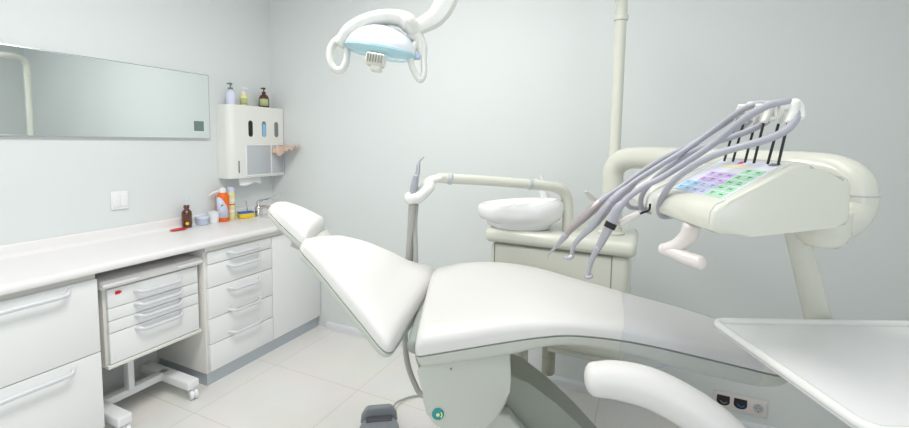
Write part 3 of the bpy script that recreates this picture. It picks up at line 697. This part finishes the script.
# backrest
bn = [(-0.565, 1.520, 1.069), (-0.464, 1.460, 0.997), (-0.369, 1.385, 0.931), (-0.282, 1.320, 0.869), (-0.223, 1.270, 0.829), (-0.183, 1.250, 0.802)]
bf = [(-0.477, 1.750, 1.064), (-0.357, 1.750, 1.043), (-0.262, 1.770, 1.004), (-0.171, 1.790, 0.958), (-0.092, 1.810, 0.936), (-0.040, 1.790, 0.908)]
BT = [.050, .055, .058, .058, .055, .050]
b = NB(); pad(b, bn, bf, BT, r0=.04, r1=.05, rc0=.05, rc1=.035, p=4.2, N=60, seg=36, widen=.002); back = finish('backrest', b, 'cushion', t, KM, angle=70)
bn2 = [tuple(Vector(p) - Vector((0, 0, .002))) for p in bn]; bf2 = lowered(bf, BT, .002)
b = NB(); pad(b, bn2, bf2, [.006] * 6, r0=.001, r1=.001, rc0=.05, rc1=.035, p=12, N=50, seg=24, down=True, far_is_top=False, widen=.001); finish('backrest_piping', b, 'piping', back, KM)
bn3 = [tuple(Vector(p) - Vector((0, 0, .007))) for p in bn]; bf3 = lowered(bf, BT, .007)
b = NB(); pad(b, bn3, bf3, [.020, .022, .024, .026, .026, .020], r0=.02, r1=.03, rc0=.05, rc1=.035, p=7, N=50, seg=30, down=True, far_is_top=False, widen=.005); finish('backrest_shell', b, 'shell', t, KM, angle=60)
b = NB(); tube(b, [(-.115, 1.32, .80), (-.105, 1.50, .82), (-.095, 1.68, .84)], .026, seg=18); finish('hinge', b, 'piping', t, KM)
# headrest
hn = [(-0.723, 1.650, 1.176), (-0.653, 1.610, 1.126), (-0.594, 1.570, 1.094), (-0.536, 1.540, 1.057)]
hf = [(-0.741, 1.830, 1.186), (-0.661, 1.820, 1.171), (-0.598, 1.810, 1.152), (-0.519, 1.800, 1.119)]
b = NB(); pad(b, hn, hf, [.055, .062, .062, .055], r0=.05, r1=.035, rc0=.05, rc1=.035, p=3.6, N=40, seg=32); head = finish('headrest', b, 'cushion', t, KM, angle=70)
hn2 = [tuple(Vector(p) - Vector((0, 0, .003))) for p in hn]; hf2 = lowered(hf, [.055, .062, .062, .055], .003)
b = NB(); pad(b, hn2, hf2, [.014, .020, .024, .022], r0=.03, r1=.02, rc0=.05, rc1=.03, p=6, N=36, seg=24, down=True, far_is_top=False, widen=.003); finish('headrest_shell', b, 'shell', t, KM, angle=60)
b = NB(); prism(b, [(1.60, -.030), (1.60, .018), (1.62, .030), (1.74, .034), (1.77, .020), (1.77, -.020)], 'x', -.06, .045, bev=.006)
hb = Vector((-0.543, 1.640, 1.046)); bmesh.ops.transform(b, matrix=Matrix.Translation((hb.x - .005, 0, hb.z + .002)) @ Matrix.Rotation(math.radians(24), 4, 'Y'), verts=b.verts); hbk = finish('headrest_bracket', b, 'shell', t, KM, angle=35)
b = NB(); lathe(b, [(.004, -.004), (.004, .002), (.001, .003)], (hb.x - .052, 1.598, hb.z + .016), (0, -1, 0), 12); finish('screw', b, 'seam', hbk, KM)
# clear protective film over the leg end
b = NB()
pad(b, sn, sf, TH, r0=.001, r1=.09, rc0=.001, rc1=.13, p=4.6, N=50, seg=36, widen=.0075, s0=.690, s1=1.0, crown=0.0, off=.0030); film = finish('foot_film', b, 'film', t, KM, angle=70); film['label'] = 'clear plastic film over the leg end'
b = NB()
pad(b, [tuple(Vector(p) + Vector((0, 0, .002))) for p in shn2], [tuple(Vector(p) + Vector((0, 0, .002))) for p in sfl2], [.050, .055, .058, .046, .042, .050, .060, .048], r0=.001, r1=.12, rc0=.001, rc1=.13, p=5.5, N=40, seg=30, down=True, far_is_top=False, widen=.0075, s0=.690, s1=1.0); finish('foot_film', b, 'film', t, KM, angle=70)['label'] = 'clear plastic film hanging round the leg end shell'
# loose edge of the film
b = NB(); tube(b, [(0.556, 1.220, 0.811), (0.580, 1.220, 0.799), (0.601, 1.220, 0.793), (0.621, 1.220, 0.797), (0.639, 1.220, 0.806)], .0014, seg=6); finish('film_edge', b, 'paleblue', film, KM)

# ================================================================== CURVED WHITE ARM PAD in front
t = kthing('assistant_stool', 'white padded curved stool bar in the foreground below the tray', 'stool', (.75, .72, 0))
sp_ = [(0.354, 1.020, 0.870), (0.409, 1.010, 0.874), (0.478, 0.990, 0.867), (0.548, 0.965, 0.841), (0.611, 0.940, 0.803), (0.669, 0.910, 0.744), (0.713, 0.880, 0.669)]
b = NB(); tube(b, sp_, [.040, .045, .047, .048, .048, .048, .045], seg=24, smooth=10, flat=1.0, flatdir=(0, 0, 1)); finish('padded_bar', b, 'cushion', t, KM, angle=70)
ep = sp_[-1]
b = NB(); tube(b, [ep, (ep[0] + .02, ep[1] - .01, .50), (ep[0] + .01, ep[1] - .02, .46), (.75, .72, .44)], [.022, .020, .018, .018], seg=14); finish('bar_support', b, 'steel', t, KM)
b = NB(); lathe(b, [(.16, .44), (.19, .445), (.20, .47), (.19, .505), (.14, .515), (.004, .517)], (.75, .60, 0), seg=36); finish('seat', b, 'cushion', t, KM)
b = NB(); rods(b, (.75, .60, .08), (.75, .60, .44), .025, 18); finish('column', b, 'steel', t, KM)
for k in range(5):
    a = math.radians(72 * k + 20); e = (.75 + .24 * math.cos(a), .60 + .24 * math.sin(a), .062)
    b = NB(); tube(b, [(.75, .60, .095), e], [.022, .015], seg=12, smooth=1); l_ = finish('leg', b, 'steel', t, KM)
    b = NB(); lathe(b, [(.004, -.018), (.024, -.016), (.026, 0), (.024, .016), (.004, .018)], (e[0], e[1], .027), (-math.sin(a), math.cos(a), 0), 16); finish('caster', b, 'piping', l_, KM)

# ================================================================== TRAY
TZ = .995
t = kthing('instrument_tray', 'large white tray table with raised rim at the right', 'tray', (.98, .93, 0))
TA0, TA1, TD0, TD1 = .680, 1.30, .660, 1.105
def rrect(a0, a1, d0, d1, r, z, n=7):
    out = []
    for cx_, cy_, s_ in ((a1 - r, d1 - r, 0), (a0 + r, d1 - r, 90), (a0 + r, d0 + r, 180), (a1 - r, d0 + r, 270)):
        for k in range(n + 1):
            q = math.radians(s_ + 90 * k / n); out.append((cx_ + r * math.cos(q), cy_ + r * math.sin(q), z))
    return out
b = NB(); rings(b, [rrect(TA0 + .006, TA1 - .006, TD0 + .006, TD1 - .006, .03, TZ - .022), rrect(TA0 + .002, TA1 - .002, TD0 + .002, TD1 - .002, .035, TZ - .012), rrect(TA0 + .003, TA1 - .003, TD0 + .003, TD1 - .003, .035, TZ - .010),
    rrect(TA0 + .010, TA1 - .010, TD0 + .010, TD1 - .010, .03, TZ - .0095)]); finish('tray_top', b, 'traywhite', t, KM)
b = NB(); tube(b, rrect(TA0 + .006, TA1 - .006, TD0 + .006, TD1 - .006, .030, TZ - .006), .0095, seg=14, smooth=1, closed=True); finish('rim', b, 'trayrim', t, KM)
b = NB(); s0 = Vector((0.882, 1.100, 1.245)); s1_ = Vector((1.010, 1.150, 0.970)); dd = (s1_ - s0)
tube(b, [tuple(s0), tuple(s0 + dd * .5), tuple(s1_), tuple(s0 + dd * 1.32)], [.028, .031, .034, .035], seg=20, smooth=4, flat=.72, flatdir=(0, 1, 0), round_ends=False); finish('strut', b, 'cream', t, KM)
e_ = s0 + dd * 1.32
b = NB(); box(b, (e_.x - .05, .86, TZ - .088), (e_.x + .05, e_.y + .05, TZ - .050), .012, 3); box(b, (e_.x - .10, .80, TZ - .055), (e_.x + .10, 1.02, TZ - .021), .010, 3); finish('bracket', b, 'cream', t, KM)

# ================================================================== CONSOLE with swing arm
t = kthing('instrument_console', 'cream swing arm console with coloured key panel at the right', 'dental console', (.731, 1.97, 1.05))
con = t
PA, PD = .718, 1.936
b = NB(); tube(b, [(PA - .012, PD - .03, 1.052), (PA - .012, PD - .03, 1.25), (PA - .012, PD - .03, 1.33), (PA + .012, PD - .055, 1.375), (PA + .055, PD - .12, 1.392), (.84, 1.62, 1.394), (.905, 1.30, 1.395), (.928, 1.17, 1.394), (.956, 1.10, 1.389), (.972, 1.06, 1.370), (.976, 1.045, 1.335), (.971, 1.04, 1.303), (.945, 1.03, 1.276), (.895, 1.01, 1.262), (.84, .99, 1.262)],
       [.044, .044, .045, .047, .046, .044, .043, .043, .044, .045, .045, .043, .041, .041, .041], seg=26, smooth=8); finish('swing_arm', b, 'cream', t, KM, angle=70)
for p_, ax_ in (((.925, 1.21, 1.395), (.25, -1, 0)), ((.976, 1.045, 1.335), (0, 0, 1)), ((PA - .012, PD - .03, 1.22), (0, 0, 1)), ((PA - .012, PD - .03, 1.075), (0, 0, 1))):
    b = NB(); r_ = .0445 if p_[2] != 1.335 else .0455
    if p_[2] == 1.22 : r_ = .0445
    lathe(b, [(r_ - .004, -.0025), (r_ + .001, -.0018), (r_ + .001, .0018), (r_ - .004, .0025)], p_, ax_, 28); finish('joint_ring', b, 'frost', t, KM)
b = NB(); lathe(b, [(.058, 0), (.058, .006), (.048, .014), (.046, .03)], (PA - .012, PD - .03, 1.051), seg=28); finish('base_collar', b, 'cream', t, KM)
b = NB(); lathe(b, [(.002, -.034), (.030, -.032), (.044, -.020), (.050, .0), (.050, .05)], (.845, .975, 1.255), seg=28); finish('pivot_housing', b, 'cream', t, KM)
# small lever paddle on the column
b = NB(); tube(b, [(0.650, 1.900, 1.194), (0.605, 1.860, 1.208), (0.561, 1.820, 1.243)], [.010, .018, .010], seg=12, flat=.4, flatdir=(0, 0, 1)); finish('column_lever', b, 'pink', t, KM)
# body: profile in a-z, extruded through the depth
body = [(.535, 1.285), (.538, 1.312), (.548, 1.326), (.566, 1.334), (.695, 1.414), (.712, 1.418), (.730, 1.414), (.750, 1.394), (.800, 1.390), (.812, 1.384), (.818, 1.370), (.820, 1.300), (.814, 1.289), (.79, 1.284), (.70, 1.272), (.62, 1.262), (.555, 1.264), (.540, 1.272)]
b = NB(); prism(b, body, 'y', .880, 1.135, bev=.010, seg=4); cb = finish('body', b, 'cream', t, KM, angle=32)
# groove between front strip and side
b = NB(); prism(b, [(.5343, 1.283), (.5372, 1.3125), (.5472, 1.327), (.565, 1.3350), (.567, 1.334), (.548, 1.325), (.538, 1.311), (.5345, 1.283)], 'y', .8935, .8947); finish('side_seam', b, 'frost', t, KM, smooth=False)
# key panel lying on the sloped face
sl = math.atan2(1.414 - 1.334, .695 - .566)
def onpanel(u, v, h): # u along slope 0..1 from front, v along depth
    L_ = math.hypot(.695 - .566, 1.414 - 1.334)
    return Vector((.566 + math.cos(sl) * L_ * u - math.sin(sl) * h, v, 1.334 + math.sin(sl) * L_ * u + math.cos(sl) * h))
def panelquad(bm, u0, u1, v0, v1, h0, h1):
    P_ = [onpanel(u, v, h) for h in (h0, h1) for u, v in ((u0, v0), (u1, v0), (u1, v1), (u0, v1))]
    v = [bm.verts.new(p) for p in P_]
    for f in ((0, 1, 2, 3), (4, 5, 6, 7), (0, 1, 5, 4), (1, 2, 6, 5), (2, 3, 7, 6), (3, 0, 4, 7)): bm.faces.new([v[i] for i in f])
V0, V1 = .905, 1.118
b = NB(); panelquad(b, .03, .985, V0, V1, .0, .0012); kp = finish('key_panel', b, 'keypad', t, KM, smooth=False)
b = NB(); panelquad(b, .90, .965, V0 + .004, V0 + .032, .0012, .0022); finish('logo_patch', b, 'slotgrey', kp, KM, smooth=False)
b = NB(); panelquad(b, .885, .955, 1.02, 1.036, .0012, .0020); finish('red_mark', b, 'magenta', kp, KM, smooth=False)
b = NB(); panelquad(b, .765, .85, .985, 1.070, .0012, .0020); M['keyyellow'] = mat('key_display', (0.84, 0.78, 0.50), 0.4); finish('display', b, 'keyyellow', kp, KM, smooth=False)
def glyph(bm, u, v, kind):
    """small dark symbols on the keys"""
    k = kind % 4; a, c = .013, .0035
    if k == 0: panelquad(bm, u - .010, u + .010, v - .006, v + .006, .0020, .0024)
    elif k == 1:
        panelquad(bm, u - .03, u + .03, v - .001, v + .001, .0020, .0024); panelquad(bm, u + .015, u + .03, v - .006, v + .006, .0020, .0024)
    elif k == 2:
        panelquad(bm, u - .028, u - .012, v - .007, v + .007, .0020, .0024); panelquad(bm, u + .012, u + .026, v - .004, v + .007, .0020, .0024)
    else:
        panelquad(bm, u - .025, u + .025, v + .004, v + .006, .0020, .0024); panelquad(bm, u - .025, u + .025, v - .006, v - .004, .0020, .0024); panelquad(bm, u - .006, u + .006, v - .006, v + .006, .0020, .0024)
gdark = {'keygreen': 'green', 'keypurple': 'magenta', 'keyblue': 'blue', 'keygrey': 'lilac_ink'}
M['purpleink'] = mat('ink_purple', (0.25, 0.10, 0.38), 0.5); M['blueink'] = mat('ink_blue', (0.10, 0.28, 0.55), 0.5); M['greenink'] = mat('ink_green', (0.03, 0.22, 0.09), 0.5); M['paleink'] = mat('ink_slate', (0.22, 0.25, 0.48), 0.5)
ink = {'keygreen': 'greenink', 'keypurple': 'purpleink', 'keyblue': 'blueink', 'keygrey': 'paleink'}
nc, pitch = 6, (V1 - V0 - .012) / 6
for r_ in range(5):
    u = .10 + .150 * r_
    for c_ in range(nc):
        v = V0 + .006 + pitch * (c_ + .5)
        if r_ == 4 and c_ > 1: continue
        if c_ < 2: kc = 'keygreen'
        elif r_ >= 2: kc = 'keypurple'
        elif c_ < 4: kc = 'keygrey'
        else: kc = 'keyblue'
        if c_ == 5 and r_ >= 2: continue
        b = NB(); panelquad(b, u - .062, u + .062, v - pitch * .43, v + pitch * .43, .0012, .0020); kk = finish('key', b, kc, kp, KM, smooth=False)
        kk['label'] = {'keygreen': 'green key', 'keypurple': 'purple key', 'keygrey': 'pale key', 'keyblue': 'blue key'}[kc]
KG = []
b4 = {k: NB() for k in ink}
for r_ in range(5):
    u = .10 + .150 * r_
    for c_ in range(nc):
        v = V0 + .006 + pitch * (c_ + .5)
        if (r_ == 4 and c_ > 1) or (c_ == 5 and r_ >= 2): continue
        kc = 'keygreen' if c_ < 2 else 'keypurple' if r_ >= 2 else 'keygrey' if c_ < 4 else 'keyblue'
        glyph(b4[kc], u, v, r_ * 3 + c_)
for kc, bb in b4.items(): finish('key_symbols', bb, ink[kc], kp, KM, smooth=False)
# handpiece rest beside the body: three rounded slats with grooves between
for i, (d0, d1) in enumerate(((1.150, 1.205), (1.222, 1.272), (1.290, 1.335), (1.352, 1.392))):
    f_ = .012 * i
    sp2 = [(.548 + f_, 1.262), (.540 + f_, 1.275), (.542 + f_, 1.300), (.552 + f_, 1.316), (.575 + f_, 1.330), (.695, 1.396), (.72, 1.396), (.74, 1.30), (.70, 1.268), (.60, 1.256)]
    b = NB(); prism(b, sp2, 'y', d0, d1, bev=.012, seg=4); finish('rest_slat', b, 'creamlight', t, KM, angle=35)
b = NB(); box(b, (.60, 1.13, 1.275), (.745, 1.385, 1.325), .010, 3); box(b, (.69, 1.13, 1.30), (.755, 1.385, 1.392), .012, 3); finish('rest_bridge', b, 'cream', t, KM)
# grab handle
b = NB(); tube(b, [(0.560, 1.000, 1.260), (0.558, 1.010, 1.234), (0.546, 1.030, 1.207), (0.528, 1.050, 1.192)], [.020, .019, .017, .015], seg=18); h_ = finish('handle_stem', b, 'pink', t, KM)
b = NB(); tube(b, [(0.525, 1.060, 1.190), (0.540, 1.030, 1.187), (0.556, 1.000, 1.182), (0.569, 0.970, 1.181)], [.0145, .0155, .0165, .0165], seg=20); finish('handle_grip', b, 'pink', t, KM)
# small cream spigot with black cord at the front
b = NB(); tube(b, [(0.450, 1.150, 1.234), (0.471, 1.150, 1.248), (0.497, 1.150, 1.262)], [.009, .010, .008], seg=12); sp3 = finish('spigot', b, 'pink', t, KM)
b = NB(); tube(b, [(0.492, 1.150, 1.259), (0.513, 1.150, 1.267), (0.526, 1.150, 1.273), (0.528, 1.150, 1.289)], .0032, seg=8); finish('spigot_cord', b, 'black', sp3, KM)

# ------------------------------------------------ hose hangers: bracket on two black whip rods each
hang = [((0.672, 0.895, 1.417), (0.686, 0.895, 1.500), (0.672, 0.925, 1.416), (0.690, 0.925, 1.501), (0.703, 0.900, 1.537), (0.707, 0.890, 1.508)),
        ((0.670, 0.965, 1.416), (0.686, 0.965, 1.503), (0.670, 0.995, 1.414), (0.688, 0.995, 1.502), (0.702, 0.970, 1.539), (0.708, 0.960, 1.512)),
        ((0.668, 1.035, 1.415), (0.688, 1.035, 1.506), (0.666, 1.065, 1.414), (0.690, 1.065, 1.510), (0.708, 1.040, 1.544), (0.714, 1.030, 1.518))]
for i, (r0_, r1_, l0_, l1_, tp, tipp) in enumerate(hang):
    r0_ = (r0_[0], r0_[1], 1.412); l0_ = (l0_[0], l0_[1], 1.412)
    hg = finish('hose_hanger', (lambda b: (tube(b, [r1_, tuple((Vector(r1_) + Vector(tp)) / 2), tuple(Vector(tp) + Vector((-.004, 0, .002))), tuple(Vector(tp) + Vector((.006, 0, -.006))), tipp], [.0065, .0085, .0095, .0085, .007], seg=12, flat=1.3, flatdir=(0, 1, 0)),
        tube(b, [l1_, tuple((Vector(l1_) + Vector(tp) + Vector((-.03, .0, 0))) / 2), tuple(Vector(tp) + Vector((-.022, .01, -.006)))], [.0055, .006, .0075], seg=12),
        rods(b, tuple(Vector(tp) + Vector((-.026, .012, -.004))), tuple(Vector(tp) + Vector((.004, -.002, -.004))), .0095, 14),
        tube(b, [tipp, tuple(Vector(tipp) + Vector((-.012, .0, -.004))), tuple(Vector(r1_) * .6 + Vector(tp) * .4 + Vector((.008, 0, 0)))], .0055, seg=10)) and b)(NB()), 'creamlight', t, KM)
    for q0_, q1_ in ((r0_, r1_), (l0_, l1_)):
        b = NB(); tube(b, [q0_, tuple(Vector(q1_) + Vector((0, 0, .004)))], .0027, seg=8, smooth=1); finish('whip_rod', b, 'black', hg, KM)

# ------------------------------------------------ handpieces, each with its own hose
def handpiece(name, label, cat, base, parts):
    t = kthing(name, label, cat, base)
    par = {}
    for pn, m_, pts, r_, kw, up_ in parts:
        b = NB(); tube(b, pts, r_, **kw); par[pn] = finish(pn, b, m_, par[up_] if up_ else t, KM)
    return t
handpiece('ultrasonic_scaler', 'long slim brownish metal scaler, leftmost of the three handpieces', 'dental handpiece', (0.335, 1.250, 1.189), [
    ('body', 'steelwarm', [(0.326, 1.270, 1.160), (0.346, 1.260, 1.193), (0.377, 1.250, 1.228), (0.407, 1.240, 1.262), (0.428, 1.235, 1.284)], [.007, .010, .0125, .0135, .0125], dict(seg=16), None),
    ('nose', 'steel', [(0.305, 1.280, 1.130), (0.316, 1.275, 1.146), (0.336, 1.265, 1.176)], [.004, .0065, .010], dict(seg=14), None),
    ('tip', 'steel', [(0.288, 1.290, 1.096), (0.292, 1.285, 1.113), (0.302, 1.280, 1.127)], [.0012, .0028, .004], dict(seg=10), None),
    ('sleeve', 'grey', [(0.425, 1.235, 1.281), (0.439, 1.235, 1.293), (0.454, 1.230, 1.308)], [.013, .012, .008], dict(seg=16), None),
    ('hose', 'grey', [(0.451, 1.230, 1.305), (0.480, 1.225, 1.329), (0.522, 1.210, 1.368), (0.566, 1.200, 1.402), (0.636, 1.180, 1.446), (0.683, 1.140, 1.489), (0.714, 1.100, 1.529), (0.718, 1.070, 1.545), (0.717, 1.050, 1.538), (0.720, 1.050, 1.524), (0.719, 1.070, 1.505), (0.706, 1.120, 1.474), (0.671, 1.160, 1.447), (0.626, 1.200, 1.426), (0.573, 1.260, 1.374), (0.535, 1.290, 1.323), (0.523, 1.300, 1.286), (0.540, 1.310, 1.257), (0.591, 1.320, 1.253)], .0072, dict(seg=12), None)])
handpiece('contra_angle_handpiece', 'silver angled handpiece with small bent head, middle of the three', 'dental handpiece', (0.385, 1.200, 1.220), [
    ('body', 'steel', [(0.386, 1.200, 1.209), (0.403, 1.195, 1.235), (0.424, 1.190, 1.268), (0.441, 1.185, 1.291)], [.0095, .0125, .0135, .0135], dict(seg=18), None),
    ('neck', 'steel', [(0.342, 1.220, 1.131), (0.347, 1.215, 1.158), (0.361, 1.210, 1.180), (0.388, 1.200, 1.212)], [.0055, .0065, .0075, .0095], dict(seg=14), None),
    ('head', 'steel', [(0.323, 1.218, 1.121), (0.335, 1.220, 1.119), (0.344, 1.220, 1.125)], [.0045, .007, .0075], dict(seg=14), None),
    ('sleeve', 'grey', [(0.438, 1.185, 1.288), (0.455, 1.180, 1.309), (0.474, 1.175, 1.329)], [.0135, .0125, .009], dict(seg=16), None),
    ('hose', 'grey', [(0.471, 1.175, 1.326), (0.495, 1.170, 1.349), (0.549, 1.150, 1.393), (0.609, 1.120, 1.444), (0.654, 1.080, 1.495), (0.678, 1.030, 1.534), (0.695, 0.995, 1.547), (0.699, 0.975, 1.543), (0.710, 0.975, 1.532), (0.710, 0.975, 1.517), (0.695, 0.975, 1.502), (0.673, 0.990, 1.485), (0.659, 1.030, 1.470), (0.637, 1.080, 1.452), (0.610, 1.120, 1.428), (0.577, 1.180, 1.380), (0.549, 1.215, 1.331), (0.536, 1.225, 1.296), (0.544, 1.235, 1.265), (0.573, 1.245, 1.253)], .0072, dict(seg=12), None)])
handpiece('turbine_handpiece', 'silver handpiece with a black ring, rightmost of the three', 'dental handpiece', (0.398, 1.150, 1.175), [
    ('body', 'steel', [(0.396, 1.165, 1.158), (0.407, 1.160, 1.184), (0.418, 1.150, 1.219), (0.424, 1.145, 1.237)], [.0085, .0105, .0125, .0130], dict(seg=18), None),
    ('neck', 'steel', [(0.379, 1.175, 1.090), (0.381, 1.172, 1.110), (0.387, 1.168, 1.137), (0.398, 1.163, 1.164)], [.0055, .0062, .0075, .0090], dict(seg=14), None),
    ('head', 'steel', [(0.369, 1.174, 1.080), (0.378, 1.176, 1.078), (0.387, 1.177, 1.082)], [.0045, .0072, .0075], dict(seg=14), None),
    ('ring', 'black', [(0.420, 1.147, 1.223), (0.426, 1.146, 1.238)], [.0152, .0152], dict(seg=18, smooth=1, round_ends=False), None),
    ('sleeve', 'grey', [(0.425, 1.145, 1.237), (0.431, 1.140, 1.262), (0.439, 1.135, 1.282), (0.450, 1.130, 1.296)], [.0135, .013, .0115, .0085], dict(seg=16), None),
    ('hose', 'grey', [(0.447, 1.130, 1.294), (0.463, 1.125, 1.313), (0.494, 1.110, 1.342), (0.527, 1.090, 1.366), (0.573, 1.050, 1.413), (0.607, 1.010, 1.455), (0.633, 0.960, 1.504), (0.653, 0.920, 1.532), (0.679, 0.905, 1.541), (0.698, 0.905, 1.539), (0.707, 0.900, 1.527), (0.697, 0.890, 1.506), (0.673, 0.885, 1.481), (0.637, 0.890, 1.462), (0.607, 0.920, 1.447), (0.579, 0.960, 1.428), (0.557, 1.010, 1.398), (0.540, 1.060, 1.358), (0.535, 1.100, 1.312), (0.541, 1.125, 1.280), (0.557, 1.140, 1.259), (0.589, 1.150, 1.258)], .0078, dict(seg=12), None)])

# ================================================================== FOOT PEDAL
t = thing('foot_pedal', 'dark grey foot control with raised bar on the floor', 'foot control', (-1.20, 1.70, 0), math.radians(34))
TP = Matrix.Translation((-1.150, 1.685, 0)) @ Matrix.Scale(1.07, 4) @ Matrix.Rotation(math.radians(34), 4, 'Z')
b = NB(); lathe(b, [(.086, 0), (.092, .006), (.094, .030), (.088, .048), (.070, .058), (.004, .060)], (0, -.02, 0), seg=40, sy=1.25); base_ = finish('base', b, 'pedal', t, TP)
b = NB(); prism(b, [(-.086, .030), (.086, .030), (.082, .065), (.062, .096), (.048, .103), (-.048, .103), (-.062, .096), (-.082, .065)], 'y', .050, .080, bev=.008, seg=3); finish('bar', b, 'pedal', t, TP)
b = NB(); prism(b, [(-.062, .052), (.062, .052), (.056, .064), (-.056, .064)], 'y', .010, .052, bev=.005, seg=2); finish('bar_shadow_pad', b, 'pedalshade', t, TP)  # dark pad standing in for the bar's shadow on the base
b = NB(); box(b, (-.085, -.10, .02), (-.070, -.07, .035), .004); finish('side_button', b, 'black', t, TP)
pc = TP @ Vector((.055, .085, .030))
b = NB(); tube(b, [tuple(pc), (-1.191, 1.896, 0.030), (-1.186, 1.981, 0.012), (-1.160, 2.024, 0.010), (-1.106, 2.066, 0.010), (-1.030, 2.117, 0.008)], .0055, seg=10); finish('cable', b, 'hosebeige', t)
for o in list(bpy.data.objects):
    if o.type == 'MESH':
        o.data.validate()
